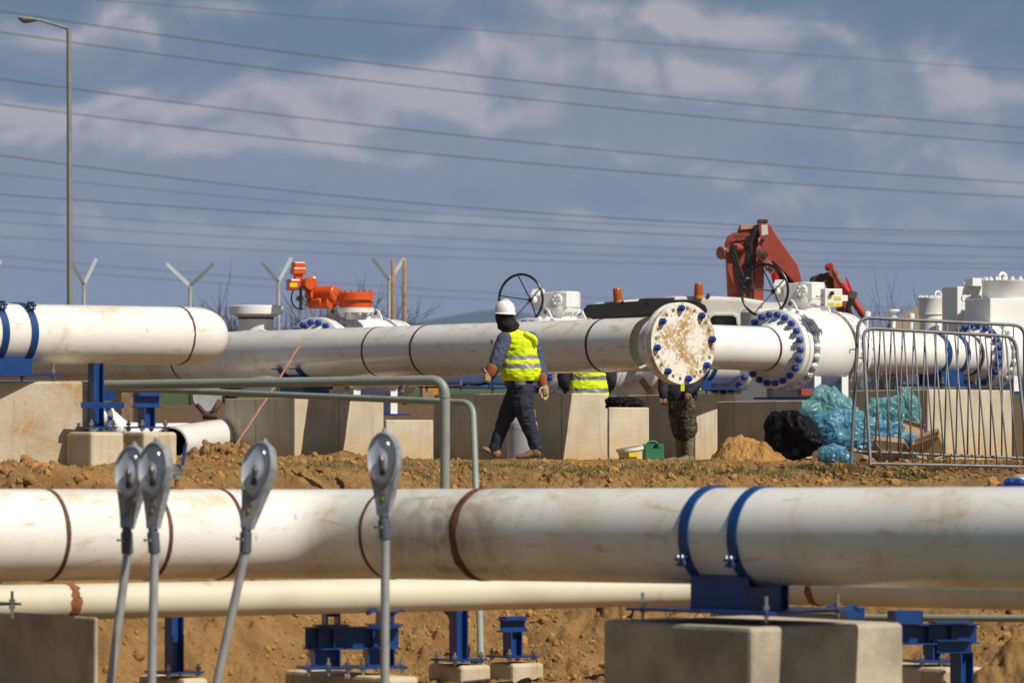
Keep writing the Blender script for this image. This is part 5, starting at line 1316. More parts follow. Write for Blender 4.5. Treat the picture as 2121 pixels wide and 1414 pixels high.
def walker():
    Y = 46.5; S_ = S(Y); g = P(1062, 956, Y)
    t = thing('person', 'person in white hard hat, black hood and yellow hi-vis vest walking left', 'person', g, 'workers on the site')
    # continuous body underneath
    parts = [torso([(815, 1056, 1104, 1), (780, 1050, 1108, 1), (740, 1052, 1106, .9), (705, 1040, 1104, .8), (688, 1044, 1088, .8), (676, 1042, 1062, 1), (664, 1038, 1058, 1)], Y, S_, .55),
             limb([(1045, 704, -.13, 12), (1029, 745, -.15, 10), (1017, 772, -.14, 6)], Y, S_), limb([(1102, 704, .08, 11), (1116, 745, .08, 9), (1125, 790, .06, 6)], Y, S_),
             limb([(1083, 808, -.06, 19), (1091, 864, -.07, 13), (1111, 932, -.07, 8)], Y, S_), limb([(1071, 810, .06, 18), (1046, 868, .07, 12.5), (1022, 938, .07, 8)], Y, S_)]
    hd = MB(); hc = P(1045, 656, Y - .02); X = Vector((-.62, .78, 0)); W = Vector((.78, .62, 0))
    rings = []
    for k in range(17):
        a = -math.pi / 2 + math.pi * k / 16; z = .118 * math.sin(a); c = math.cos(a)
        rings.append([hc + Z * z + X * (.100 * c * math.cos(q) + (.010 if z < 0 else 0) * c) + W * (.079 * c * math.sin(q)) for q in [2 * math.pi * i / 24 for i in range(24)]])
    hd.loft(rings, True); nose = MB(); nose.tube([hc + X * .095 + Z * .02, hc + X * .122 - Z * .015], [.008, .014], 8)
    chin = MB(); chin.tube([hc + X * .03 - Z * .085, hc + X * .075 - Z * .088], [.04, .032], 10)
    ears = MB()
    for s_ in (-1, 1): ears.tube([hc + W * (.078 * s_) + Z * .02, hc + W * (.086 * s_) - Z * .03], [.018, .012], 8)
    remeshed('body', parts + [hd, nose, chin, ears], .012, M['skin'], t, 3)
    # jacket: torso and sleeves in one surface
    jk = [torso([(800, 1046, 1112, 1), (770, 1044, 1112, 1), (735, 1046, 1106, .95), (710, 1036, 1106, .9), (697, 1033, 1100, .85), (688, 1040, 1090, .8), (679, 1044, 1072, .9), (672, 1045, 1062, 1)], Y, S_, .46),
          limb([(1045, 703, -.12, 15.5), (1037, 722, -.15, 14.5), (1029, 745, -.17, 14), (1024, 760, -.17, 12.5), (1017, 772, -.16, 10.5)], Y, S_),
          limb([(1100, 701, .08, 14), (1110, 722, .09, 13), (1116, 745, .09, 10.5), (1122, 765, .07, 9.5), (1125, 782, .06, 9)], Y, S_)]
    remeshed('jacket', jk, .0085, M['navy'], t, 3, .007, 13, 3, (1, 1, 1.2), .0015)
    m = MB(); q = P(1018.5, 708, Y - .24); m.box(q, Vector((.008, -.012, 0)), Vector((.01, .006, 0)) * .2, Z * .024); m.build('arm_badge', M['badge'], t)
    vest('hi_vis_vest', [(680, 1046, 1070, .8), (684, 1041, 1080, .8), (690, 1037, 1094, .85), (698, 1035, 1106, .9), (708, 1035, 1111, .95), (720, 1038, 1110, 1), (735, 1041, 1112, 1), (750, 1039, 1117, 1.02), (765, 1037, 1120, 1.05), (778, 1038, 1119, 1.05), (789, 1041, 1112, 1.05)], Y, S_, [(734, 743, 2), (751, 761, 3)], t, .72, seed=4, off=.0, amp=.009)
    # slack cloth at the right shoulder
    remeshed('vest_fold', [limb([(1090, 692, -.10, 5.5), (1106, 701, -.09, 6), (1109, 713, -.07, 4.5)], Y, S_)], .006, M['hivis'], t, 3, .003, 20, 5)
    # trousers
    tr = [torso([(786, 1050, 1106, 1), (800, 1050, 1108, 1), (814, 1051, 1107, 1), (824, 1054, 1105, .9)], Y, S_, .62),
          limb([(1083, 812, -.06, 24), (1084, 840, -.08, 21.5), (1090, 866, -.08, 17), (1100, 896, -.07, 14.5), (1111, 929, -.07, 12)], Y, S_),
          limb([(1071, 814, .06, 22), (1058, 842, .07, 19.5), (1045, 870, .07, 15.5), (1034, 900, .07, 13), (1022, 934, .07, 11.5)], Y, S_)]
    remeshed('trousers', tr, .0085, M['trous'], t, 3, .008, 12, 8, (1, 1, 1.5), .0015)
    m = MB()
    for k in range(3):
        a, b_ = P(1066, 789.5 + 2.6 * k, Y - .205), P(1089, 790.5 + 2.6 * k, Y - .205); m.tube([a, b_], .0045, 6)
    m.build('pocket_stripe', M['tape'], t)
    # boots
    def boot(parent, heel, toe, ank, dY, seed):
        H = P(*heel, Y + dY); T = P(*toe, Y + dY); Ak = P(*ank, Y + dY); f = (T - H); Lf = f.length; f.normalize(); up = (Z - f * f.z).normalized(); sd = f.cross(up)
        def sec(s, w, h, b=0): return [H + f * (Lf * s) + sd * (w * math.cos(q)) + up * (b + h / 2 + h / 2 * math.sin(q)) for q in [2 * math.pi * i / 20 for i in range(20)]]
        m = MB(); m.loft([sec(-.02, .03, .07, .02), sec(.03, .042, .11, .01), sec(.15, .046, .125, .01), sec(.32, .046, .115, .01), sec(.5, .048, .085, .01), sec(.7, .052, .066, .01), sec(.88, .048, .056, .01), sec(.98, .032, .045, .012), sec(1.01, .015, .025, .018)])
        m2 = MB(); m2.tube([H + f * Lf * .2 + up * .07, Ak + Z * .0], [.052, .050], 18)
        o = remeshed('boot', [m, m2], .006, M['boot'], parent, 3, .003, 30, seed)
        m = MB(); r = [(.0, .034), (.05, .043), (.3, .04), (.5, .045), (.75, .053), (.93, .045), (1.02, .02)]
        pl = [H + f * (Lf * s) + sd * w - up * .012 for s, w in r] + [H + f * (Lf * s) - sd * w - up * .012 for s, w in r[::-1]]
        m.prism(pl, up * .030); w_ = m.build('sole', M['sole'], o, bevel=.004)
    boot(t, (1120, 949), (1070, 954), (1111, 929), -.08, 31)
    boot(t, (1026, 955), (995, 932), (1023, 933), .06, 37)
    # gloves
    def cuff(pts, dY): return limb([(a, b, dY, r) for a, b, r in pts], Y, S_)
    m = MB(); a, b_ = P(1022, 758, Y - .19), P(1013, 777, Y - .19); m.lathe(a, b_ - a, [(-.02, .052), (0, .062), (.05, .064), (.10, .055), (.10, .045), (-.02, .045)], 24); m.build('glove_cuff', M['cuff'], t)
    m = MB(); a, b_ = P(1119, 776, Y + .02), P(1125, 798, Y + .02); m.lathe(a, b_ - a, [(-.01, .055), (0, .064), (.06, .060), (.12, .046), (.12, .04), (-.01, .045)], 24); m.build('glove_cuff', M['cuff'], t)
    # right glove, hanging, fingers slightly curled
    pm = [limb([(1125, 797, .02, 7.5), (1128, 806, .02, 8.5), (1129, 813, .02, 8)], Y, S_)]
    for (x0, x1, x2, y1, y2, dy) in ((1122, 1121, 1123, 818, 824, -.02), (1126, 1126, 1128, 821, 828, .0), (1130, 1131, 1131, 820, 827, .02), (1134, 1135, 1134, 817, 823, .035)):
        m = MB(); finger(m, [(x0, 809, dy + .02), (x1, y1 - 2, dy + .02), (x2, y2, dy - .01)], .0115, Y); pm.append(m)
    m = MB(); finger(m, [(1122, 802, -.02), (1117.5, 808, -.04), (1117.5, 815, -.05)], .012, Y); pm.append(m)
    remeshed('glove', pm, .0042, M['glove'], t, 2, .0015, 50, 3)
    # left glove, closed round a small torch lighter
    pm = [limb([(1013, 774, -.20, 7.5), (1010, 780, -.20, 8.5), (1010, 786, -.20, 7)], Y, S_)]
    for k in range(4):
        yy = 775 + 3.6 * k; m = MB(); finger(m, [(1012, yy, -.25), (1006, yy + 1, -.26), (1003.5, yy + 2.5, -.22)], .0105, Y); pm.append(m)
    m = MB(); finger(m, [(1009, 773, -.23), (1005, 768, -.23), (1003, 764, -.22)], .011, Y); pm.append(m)
    remeshed('glove', pm, .0042, M['glove'], t, 2, .0015, 50, 4)
    tl = thing('striker_tool', 'thin wire striker held in the left glove of the walking worker', 'tool', P(1004, 778, Y - .22))
    m = MB(); m.tube([P(1006, 778, Y - .22), P(999, 765, Y - .22)], .004, 6); m.tube([P(999, 765, Y - .22), P(996, 762, Y - .22)], .006, 6); m.tube([P(1000, 764, Y - .22), P(1001, 760, Y - .22)], .005, 6); m.build('wire', M['rubber'], tl)
    m = MB(); m.tube([P(1021, 784, Y - .2), P(1022.5, 796, Y - .2), P(1021, 803, Y - .2)], .006, 8); m.build('hook', M['rubber'], tl)
    # hood and balaclava
    remeshed('hood', [hd2(hc, X, W, 1.09), limb([(1047, 664, -.02, 18.5), (1052, 672, -.02, 19), (1056, 679, -.01, 18)], Y, S_), limb([(1037, 676, -.03, 7), (1050, 673, -.08, 9), (1064, 672, -.04, 9), (1069, 674, .03, 7)], Y, S_)], .007, M['blackc'], t, 3, .004, 22, 6)
    # hard hat
    m = MB(); hc2 = P(1045.5, 647.5, Y - .02); rings = []; tilt = Vector((0, 0, 1)); ax = (Z + X * -.06).normalized(); fx = (X - ax * X.dot(ax)).normalized()
    for k in range(15):
        a = math.pi / 2 * k / 14; c = math.cos(a) ** .82; z = .140 * math.sin(a)
        rings.append([hc2 + ax * z + fx * (.128 * c * math.cos(q)) + W * (.110 * c * math.sin(q)) for q in [2 * math.pi * i / 48 for i in range(48)]])
    br = []
    for k, (e, dz) in enumerate(((.0, .004), (.5, -.004), (1, -.010), (1.0, -.014))):
        br.append([hc2 + ax * (dz - .014 * e * max(math.cos(q), 0)) + fx * ((.128 + e * (.012 + .042 * max(math.cos(q), 0) ** 2)) * math.cos(q)) + W * ((.110 + e * .012) * math.sin(q)) for q in [2 * math.pi * i / 48 for i in range(48)]])
    m.loft(br[::-1] + rings[:-1] + [[rings[-1][0]] * 48], False)
    hh = m.build('hard_hat', M['helmet'], t)
    m = MB(); m.tube([hc2 + ax * .150 * math.sin(a) * .97 + fx * (.128 * math.cos(a)) for a in [math.pi * (i + 1.2) / 18 for i in range(16)]], .012, 8, flat=.4); m.build('ridge', M['helmet'], hh)
    return t
def hd2(hc, X, W, k):
    m = MB(); rings = []
    for i in range(15):
        a = -math.pi / 2 + math.pi * i / 14; z = .118 * k * math.sin(a); c = math.cos(a)
        rings.append([hc + Z * z + X * (.104 * k * c * math.cos(q)) + W * (.084 * k * c * math.sin(q)) for q in [2 * math.pi * j / 24 for j in range(24)]])
    m.loft(rings, True); return m
M['badge'] = mat('red_sleeve_badge', (.35, .03, .03), .7)
walker()
def head_simple(cx, cy, Y, X, material_body, parts):
    hc = P(cx, cy, Y); W = Vector((-X.y, X.x, 0)); parts.append(hd2(hc, X, W, .95)); n = MB(); n.tube([hc + X * .09 + Z * .02, hc + X * .115 - Z * .015], [.008, .013], 8); parts.append(n); return hc, W
def hand(parts, wx, wy, Y, S_, dY, side=1):
    parts.append(limb([(wx, wy, dY, 5.5), (wx + side * 1, wy + 7, dY, 7), (wx + side * 1, wy + 12, dY, 6.5)], Y, S_))
    for k in range(4):
        m = MB(); x = wx - 5 + 3.4 * k; finger(m, [(x, wy + 9, dY), (x + side, wy + 16, dY - .015), (x + side * 2, wy + 19.5 - abs(k - 1.5), dY + .01)], .0095, Y); parts.append(m)
    m = MB(); finger(m, [(wx - side * 4, wy + 4, dY - .03), (wx - side * 7, wy + 9, dY - .04), (wx - side * 6, wy + 14, dY - .04)], .0105, Y); parts.append(m)
def others():
    # man in camouflage trousers behind the blind flange
    Y = 50.9; S_ = S(Y); b = P(1418, 961, Y); t = thing('person', 'person in camouflage trousers and muddy boots, mostly hidden by the blind flange', 'person', b, 'workers on the site')
    parts = [torso([(832, 1388, 1438, 1), (800, 1388, 1438, 1), (760, 1386, 1440, .9), (727, 1384, 1442, .8), (712, 1400, 1426, .9), (704, 1406, 1420, 1)], Y, S_, .55),
             limb([(1390, 726, 0, 10), (1378, 775, 0, 8), (1374, 818, -.05, 5.5)], Y, S_), limb([(1438, 726, 0, 10), (1444, 775, 0, 8), (1426, 812, -.15, 5.5)], Y, S_),
             limb([(1402, 828, .04, 15), (1410, 880, .04, 11), (1413, 945, .05, 7)], Y, S_), limb([(1424, 828, -.04, 15), (1427, 880, -.04, 11), (1426, 945, -.03, 7)], Y, S_)]
    head_simple(1414, 692, Y, Vector((-.3, -.95, 0)), None, parts)
    hand(parts, 1374, 820, Y, S_, -.05, 1); hand(parts, 1425, 812, Y, S_, -.19, -1)
    remeshed('body', parts, .008, M['skin'], t, 2)
    remeshed('jacket', [torso([(829, 1381, 1443, 1.0), (815, 1378, 1445, 1.05), (790, 1380, 1444, 1), (760, 1380, 1444, .95), (728, 1382, 1444, .8), (714, 1396, 1430, .9)], Y, S_, .6), limb([(1390, 728, 0, 14), (1379, 775, 0, 12), (1374, 800, -.03, 11), (1375, 818, -.05, 9.5)], Y, S_), limb([(1438, 728, 0, 14), (1446, 775, -.02, 12), (1440, 798, -.12, 11.5), (1427, 811, -.17, 9.5)], Y, S_)], .009, M['dnavy'], t, 3, .008, 12, 40)
    m = MB(); a = P(1414, 800, Y - .215); m.box(a, Vector((.022, 0, 0)), Vector((0, .004, 0)), Z * .055); m.box(P(1448, 795, Y - .10), Vector((.02, .02, 0)), Vector((-.003, .003, 0)), Z * .07); m.build('vest_edge', M['hivis'], t)
    tr = [torso([(820, 1384, 1440, 1), (835, 1386, 1441, 1), (848, 1386, 1440, .95)], Y, S_, .62), limb([(1402, 840, .04, 18), (1404, 870, .03, 17), (1408, 892, .03, 15.5), (1412, 905, .03, 12)], Y, S_), limb([(1422, 840, -.05, 19), (1424, 868, -.06, 18), (1427, 888, -.06, 17), (1424, 903, -.06, 13.5)], Y, S_)]
    remeshed('trousers', tr, .008, M['camo'], t, 3, .010, 14, 44, (1, 1, 1.6), .002)
    for (x, d, k) in ((1409, .05, 0), (1426, -.06, 1)):
        H = P(x + 2, 958, Y + d); m = MB(); m.tube([P(x, 898, Y + d), P(x + 1, 925, Y + d), P(x + 1, 945, Y + d), P(x + 2, 953, Y + d)], [.066, .060, .050, .052], 18)
        m2 = MB(); m2.loft([[H + Vector((-s * .9, -s * .44, 0)) + Vector((.44, -.9, 0)) * (w * math.cos(q)) + Z * (h / 2 + h / 2 * math.sin(q)) for q in [2 * math.pi * i / 16 for i in range(16)]] for s, w, h in ((-.06, .02, .06), (-.04, .04, .10), (.03, .045, .10), (.10, .048, .07), (.17, .045, .055), (.21, .02, .03))])
        remeshed('boot', [m, m2], .007, M['wellie'], t, 3, .004, 14, 50 + k, (1, 1, 2.5))
    # man in hi-vis vest behind the concrete block
    Y = 51.9; S_ = S(Y); b = P(1216, 957, Y); t = thing('person', 'person in hi-vis vest behind the concrete block, only his waist visible', 'person', b, 'workers on the site')
    parts = [torso([(832, 1192, 1240, 1), (790, 1188, 1244, 1), (750, 1188, 1244, .9), (727, 1186, 1246, .8), (712, 1204, 1230, .9), (704, 1210, 1224, 1)], Y, S_, .55),
             limb([(1192, 726, 0, 10), (1172, 775, -.05, 8), (1185, 812, .1, 5.5)], Y, S_), limb([(1242, 726, 0, 10), (1262, 770, 0, 8), (1250, 806, .12, 5.5)], Y, S_),
             limb([(1206, 828, 0, 15), (1204, 880, 0, 11), (1202, 945, 0, 7)], Y, S_), limb([(1228, 828, 0, 15), (1230, 880, 0, 11), (1232, 945, 0, 7)], Y, S_)]
    head_simple(1217, 690, Y, Vector((.1, .99, 0)), None, parts); hand(parts, 1186, 812, Y, S_, .1, 1); hand(parts, 1250, 806, Y, S_, .12, -1)
    remeshed('body', parts, .010, M['skin'], t, 2)
    remeshed('jacket', [torso([(826, 1182, 1250, 1.0), (790, 1182, 1250, 1), (755, 1182, 1248, .95), (728, 1184, 1248, .8), (714, 1200, 1234, .9)], Y, S_, .58), limb([(1192, 728, 0, 15), (1172, 765, -.03, 14), (1168, 788, -.03, 13.5), (1180, 808, .06, 11)], Y, S_), limb([(1242, 728, 0, 15), (1261, 765, 0, 14), (1264, 788, .0, 13), (1255, 808, .09, 10)], Y, S_)], .009, M['dnavy'], t, 3, .008, 12, 60)
    vest('hi_vis_vest', [(715, 1204, 1230, .8), (728, 1188, 1246, .9), (750, 1184, 1250, 1), (775, 1183, 1257, 1.02), (800, 1178, 1259, 1.05), (822, 1172, 1260, 1.05)], Y, S_, [(777, 786, 1), (803, 812, 1)], t, .62, seed=9, off=0, amp=.010)
    remeshed('trousers', [torso([(815, 1186, 1246, 1), (845, 1186, 1246, 1)], Y, S_, .6), limb([(1204, 840, 0, 18), (1204, 880, 0, 15), (1202, 945, 0, 12)], Y, S_), limb([(1228, 840, 0, 18), (1230, 880, 0, 15), (1232, 945, 0, 12)], Y, S_)], .012, M['trous'], t, 3, .006, 12, 66)
others()

# ------------------------------------------------------------------ truck with folded loader crane
def truck():
    Y = 62.0; s = Y / F; b = P(1420, 940, Y); b.z = gz(b.x, b.y)
    t = thing('truck', 'white truck cab with black sun visor and two amber beacons, behind the valves', 'truck', b)
    def poly(pts, y0, dep, name, m, bev=.01, par=None):
        mb = MB(); mb.prism([P(x, y, y0) for x, y in pts], Vector((0, dep, 0))); return mb.build(name, M[m], par or t, bevel=bev, segs=3)
    zb = b.z + .55
    # cab shell: front faces us to the left, side turns away to the right
    roof = [(1222, 640), (1228, 628), (1262, 624), (1330, 618), (1400, 613), (1480, 613), (1540, 616), (1578, 622), (1604, 634), (1608, 660), (1608, 720), (1222, 720)]
    poly(roof, Y, 2.0, 'cab', 'truck', .06)
    m = MB(); m.box(Vector((b.x, Y + 1.1, (b.z + 1.6 + b.z + .5) / 2)), Vector((1.35, 0, 0)), Vector((0, .9, 0)), Z * .55); m.build('chassis', M['grey'], t)
    for sx in (-1, 1):
        m = MB(); c = Vector((b.x + sx * 1.05, Y + .9, b.z + .5)); m.lathe(c, Vector((1, 0, 0)), [(-.15, 0), (-.15, .3), (-.16, .5), (.16, .5), (.15, .3), (.15, 0)], 32); m.build('wheel', M['rubber'], t)
    # sun visor band wraps the front top
    pts_u = [(1209, 640), (1216, 631), (1260, 627), (1340, 622), (1420, 620), (1445, 622), (1461, 632), (1466, 643), (1464, 648)]
    pts_l = [(1452, 646), (1420, 646), (1380, 650), (1320, 655), (1260, 659), (1209, 663)]
    poly(pts_u + pts_l, Y - .22, .2, 'sun_visor', 'visor', .02)
    for x in (1290, 1341, 1416): poly([(x - 4, 627), (x, 620), (x + 3, 626)], Y - .25, .06, 'visor_clip', 'black', 0)
    poly([(1324, 619), (1340, 616), (1398, 615), (1398, 619)], Y - .15, .5, 'roof_hatch', 'grey', .004)
    poly([(1468, 652), (1476, 648), (1520, 648), (1529, 653), (1531, 672), (1466, 672)], Y - .03, .03, 'window_frame', 'truck', .01)
    poly([(1473, 657), (1479, 653), (1518, 653), (1525, 658), (1527, 676), (1470, 676)], Y - .045, .02, 'side_window', 'glass', .006)
    for (x, y, tl) in ((1281, 625, -3.5), (1447, 615, 0)):
        bc = P(x, y + 1, Y - .05); ax = (P(x + tl, y - 28, Y - .05) - bc).normalized(); k = s
        m = MB(); m.lathe(bc, ax, [(-.02, 10.5 * k), (4 * k, 10.5 * k), (4 * k, 0)], 24); m.build('beacon_base', M['bease'], t)
        m = MB(); m.lathe(bc, ax, [(3 * k, 9.6 * k), (20 * k, 9.0 * k), (28 * k, 8.2 * k), (29.5 * k, 7.2 * k), (29.5 * k, 0)], 28); bb = m.build('beacon', M['amber'], t)
        m = MB(); m.lathe(bc, ax, [(4 * k, 4 * k), (18 * k, 4 * k), (18 * k, 0)], 12); m.build('beacon_core', M['darkst'], bb)
    m = MB(); q = P(1467, 616, Y); m.tube([q, q + Z * .06], .022, 8); m.tube([q + Z * .04, P(1479, 605, Y)], .003, 4); m.build('aerial', M['rubber'], t)
    # rear white tank and coiled straps between the cab and the crane
    q = P(1580, 640, Y - 1.2); m = MB(); m.lathe(q + Z * -.5, Z, [(0, .32), (.45, .32), (.5, .27), (.5, 0)], 32); m.box(q - Z * .2 + Vector((.25, .3, 0)), Vector((.25, 0, 0)), Vector((0, .2, 0)), Z * .3); m.build('tank', M['truck'], t)
    # crane
    Yc = 62.6; bb = P(1560, 900, Yc); bb.z = gz(bb.x, bb.y) + 1.0
    c = thing('loader_crane', 'folded faded red loader crane with black hoses rising above the truck', 'crane', P(1560, 700, Yc))
    def cp(pts, y0, dep, name, m, bev=.01): return poly(pts, y0, dep, name, m, bev, c)
    # wide left boom, seen edge on, with ridged cheeks
    cp([(1504, 503), (1509, 488), (1520, 481), (1528, 482), (1534, 466), (1556, 466), (1569, 470), (1572, 500), (1566, 540), (1562, 612), (1560, 660), (1512, 660), (1507, 560)], Yc, .45, 'boom', 'red')
    cp([(1535, 464), (1566, 466), (1571, 463), (1566, 473), (1533, 476)], Yc - .03, .4, 'boom_tip', 'redpale', .004)
    cp([(1562, 560), (1570, 500), (1580, 503), (1583, 560), (1581, 640), (1560, 640)], Yc - .10, .12, 'boom_cheek', 'red')
    # right boom: long faceted plate falling to the right, dark hollow under it
    cp([(1570, 468), (1574, 463), (1592, 463), (1599, 471), (1611, 491), (1652, 548), (1657, 565), (1663, 590), (1661, 600), (1632, 600), (1645, 585), (1628, 566), (1612, 552), (1600, 540), (1590, 560), (1583, 540), (1575, 500)], Yc - .16, .42, 'boom', 'red', .012)
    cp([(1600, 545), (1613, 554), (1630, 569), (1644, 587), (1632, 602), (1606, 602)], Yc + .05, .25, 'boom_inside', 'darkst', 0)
    cp([(1577, 466), (1590, 465), (1591, 485), (1578, 488)], Yc - .166, .006, 'white_plate', 'truck', 0)
    cp([(1571, 493), (1575, 491), (1575, 512), (1571, 510)], Yc - .166, .006, 'worn_lettering', 'redpale', 0)
    # linkage
    def lug(x, y, r, name='pivot_pin', m='darkst', y0=-.24, dep=.5):
        mb = MB(); mb.lathe(P(x, y, Yc + y0), Vector((0, 1, 0)), [(0, 0), (0, r * s), (dep, r * s), (dep, 0)], 24); return mb.build(name, M[m], c, bevel=.006)
    m = MB(); m.prism([P(x, y, Yc - .24) for x, y in ((1566, 515), (1571, 508), (1578, 512), (1581, 528), (1592, 540), (1602, 548), (1604, 563), (1598, 570), (1590, 560), (1582, 545), (1573, 535), (1566, 528))], Vector((0, .07, 0))); m.build('link_arm', M['redpale2'], c, bevel=.01)
    for (x, y, r) in ((1571, 524, 6.5), (1598, 554, 6), (1585, 527, 6.5), (1581, 495, 4)): lug(x, y, r, y0=-.27, dep=.1)
    m = MB(); m.lathe(P(1499, 524, Yc + .05), Vector((-.75, -.65, 0)), [(-.2, 0), (-.2, 9 * s), (.04, 14 * s), (.07, 13 * s), (.07, 0)], 28); m.build('pivot_pin', M['redpale2'], c)
    m = MB(); m.tube([P(1520, 513, Yc - .06), P(1543, 515, Yc - .06)], 9 * s, 20); m.build('ram', M['red'], c)
    m = MB(); m.tube([P(1604, 556, Yc - .05), P(1612, 600, Yc - .05)], 9 * s, 20); m.build('ram', M['redb'], c)
    # hoses and rungs
    for k, pts in enumerate((((1514, 506), (1515, 520), (1521, 545), (1527, 575), (1535, 600), (1540, 625)), ((1519, 508), (1518, 530), (1528, 555), (1533, 580), (1541, 610)), ((1526, 508), (1521, 520), (1530, 548), (1538, 570), (1545, 600)), ((1548, 490), (1546, 520), (1548, 560), (1552, 600), (1556, 640)), ((1553, 488), (1551, 530), (1553, 570), (1555, 620)), ((1560, 478), (1556, 500), (1556, 540), (1558, 600)), ((1571, 465), (1564, 478), (1559, 492), (1551, 510)))):
        m = MB(); path = [P(x, y, Yc - .10 - .012 * k) for x, y in pts]; m.tube(path, .022, 8); m.build('hydraulic_hose', M['rubber'], c)
    m = MB(); m.tube([P(1519, 491, Yc - .05), P(1555, 487, Yc - .05)], .008, 6); m.tube([P(1521, 500, Yc - .05), P(1556, 495, Yc - .05)], .008, 6)
    for x in (1527, 1535, 1543): m.tube([P(x, 490, Yc - .05), P(x, 499, Yc - .05)], .007, 6)
    m.build('hose_guard', M['darkst'], c)
    m = MB(); m.tube([P(1528, 576, Yc - .2), P(1558, 578, Yc - .2)], .03, 6); m.build('cross_tie', M['black'], c)
    m = MB(); m.box(P(1580, 459, Yc), Vector((.05, 0, 0)), Vector((0, .08, 0)), Z * .03); m.lathe(P(1573, 458, Yc - .1), Vector((0, 1, 0)), [(0, 0), (0, .03), (.2, .03), (.2, 0)], 12); m.lathe(P(1588, 458, Yc - .1), Vector((0, 1, 0)), [(0, 0), (0, .025), (.2, .025), (.2, 0)], 12); m.build('hose_coupling', M['darkst'], c)
    # small right arm
    Y2 = 63.2; a = thing('crane_outrigger', 'bright red crane arm with black hooded end, right of the control box', 'crane', P(1745, 690, Y2))
    def ap(pts, y0, dep, name, m, bev=.01): return poly(pts, y0, dep, name, m, bev, a)
    ap([(1681, 583), (1683, 572), (1700, 566), (1718, 569), (1727, 577), (1727, 600), (1719, 602), (1716, 588), (1705, 585), (1697, 592), (1694, 604), (1683, 604)], Y2 - .1, .5, 'hood', 'darkst')
    ap([(1706, 566), (1722, 561), (1738, 580), (1756, 600), (1764, 640), (1775, 665), (1740, 690), (1735, 640), (1728, 600), (1724, 575)], Y2, .3, 'arm', 'red')
    for (p0_, p1_, r, mt) in (((1723, 552), (1741, 586), 5.5, 'redpale2'), ((1743, 587), (1768, 622), 8.5, 'redb'), ((1768, 622), (1791, 655), 8.5, 'red'), ((1726, 565), (1748, 600), 3, 'darkst'), ((1752, 575), (1766, 606), 2.2, 'redb'), ((1768, 606), (1788, 645), 1.8, 'darkst')):
        m = MB(); m.tube([P(*p0_, Y2 - .15), P(*p1_, Y2 - .15)], r * s, 16); m.build('ram', M[mt], a)
    m = MB(); m.lathe(P(1719, 552, Y2 - .25), Vector((0, 1, 0)), [(0, 0), (0, 8 * s), (.3, 8 * s), (.3, 0)], 20); m.build('pivot_pin', M['red'], a)
    m = MB(); m.lathe(P(1719, 552, Y2 - .26), Vector((0, 1, 0)), [(0, 0), (0, 5 * s), (.3, 5 * s)], 16); m.build('pivot_cap', M['redb'], a)
    m = MB(); m.box(P(1766, 611, Y2 - .3), Vector((.055, 0, -.02)), Vector((0, .05, 0)), Vector((.02, 0, .06))); m.build('valve_block', M['darkst2'], a, bevel=.008)
    m = MB(); m.tube([P(1764, 620, Y2 - .32), P(1757, 635, Y2 - .32), P(1757, 660, Y2 - .3)], .04, 8); m.build('hydraulic_hose', M['rubber'], a)
    # ochre wedge (tipper edge) at the far right
    q = P(1880, 660, 66); m = MB(); m.prism([P(1845, 668, 66), P(1905, 632, 66), P(1905, 700, 66), P(1845, 700, 66)], Vector((0, .6, 0))); tag(m.build('tipped_panel', M['tan'], None), 'slanting tan panel behind the small vent valves at the right', 'panel')
M['visor'] = mat('smoked_black_visor', (.022, .020, .018), .22); M['bease'] = mat('beacon_base', (.5, .25, .04), .4)
M['redpale'] = mat('worn_pale_red', (.52, .28, .20), .6); M['redpale2'] = mat('worn_red_link', (.34, .12, .08), .55, 0, .001, 30, (.20, .07, .05), 12)
M['darkst2'] = mat('greasy_grey_block', (.10, .085, .06), .5); M['tan'] = mat('tan_panel', (.42, .34, .22), .8)
truck()

# ------------------------------------------------------------------ bushes, grass, stones
def bush(label, px, py, Y, w, h, n, seed, r=.012, lean=0.0, group=None):
    rnd = random.Random(seed); b = P(px, py, Y); b.z = gz(b.x, b.y) if py > 690 else b.z
    t = thing('bare_bush', label, 'bush', b, group); m = MB(); tr = MB()
    tr.tube([b - Z * .1, b + Z * .25], [.06, .05], 7); tr.build('trunk', M['twig'], t)
    def br(p, d, L_, r_, lev):
        k = 4; path = [p]; q = p.copy(); dd = d.copy()
        for i in range(k):
            dd = (dd + Vector((rnd.gauss(0, .14), rnd.gauss(0, .14), rnd.gauss(.03, .10)))).normalized(); q = q + dd * (L_ / k); path.append(q.copy())
        m.tube(path, [r_ * (1 - .17 * i) for i in range(k + 1)], 4, False)
        if lev:
            for i in range(4 if lev > 1 else 4):
                s = rnd.randint(1, k); e = (dd + Vector((rnd.gauss(0, .5), rnd.gauss(0, .5), rnd.gauss(.1, .3)))).normalized(); br(path[s], e, L_ * rnd.uniform(.4, .7), r_ * .6, lev - 1)
    for i in range(n):
        a = rnd.uniform(0, 2 * math.pi); sp = rnd.uniform(0, 1)
        d = Vector((math.cos(a) * sp * w / h + lean, math.sin(a) * sp * w / h, 1)).normalized(); br(b + Vector((rnd.uniform(-.1, .1), rnd.uniform(-.1, .1), 0)), d, h * rnd.uniform(.5, .8), r, 2)
    m.build('branches', M['twig'], t)
bush('leaning bare bush with thin upright twigs, right of the crane arm', 1845, 930, 68, .55, 2.0, 30, 3, .011, -.10)
bush('low bare bush between the pipe cap and the white nozzle', 478, 930, 115, 1.2, 2.5, 50, 5, .03, 0, 'bare bushes beyond the fence')
bush('bare bush below the orange actuator, left one', 640, 930, 118, 1.9, 2.5, 60, 6, .03, 0, 'bare bushes beyond the fence')
bush('bare bush right beside the orange drum', 765, 930, 120, 1.3, 2.8, 46, 8, .03, 0, 'bare bushes beyond the fence')

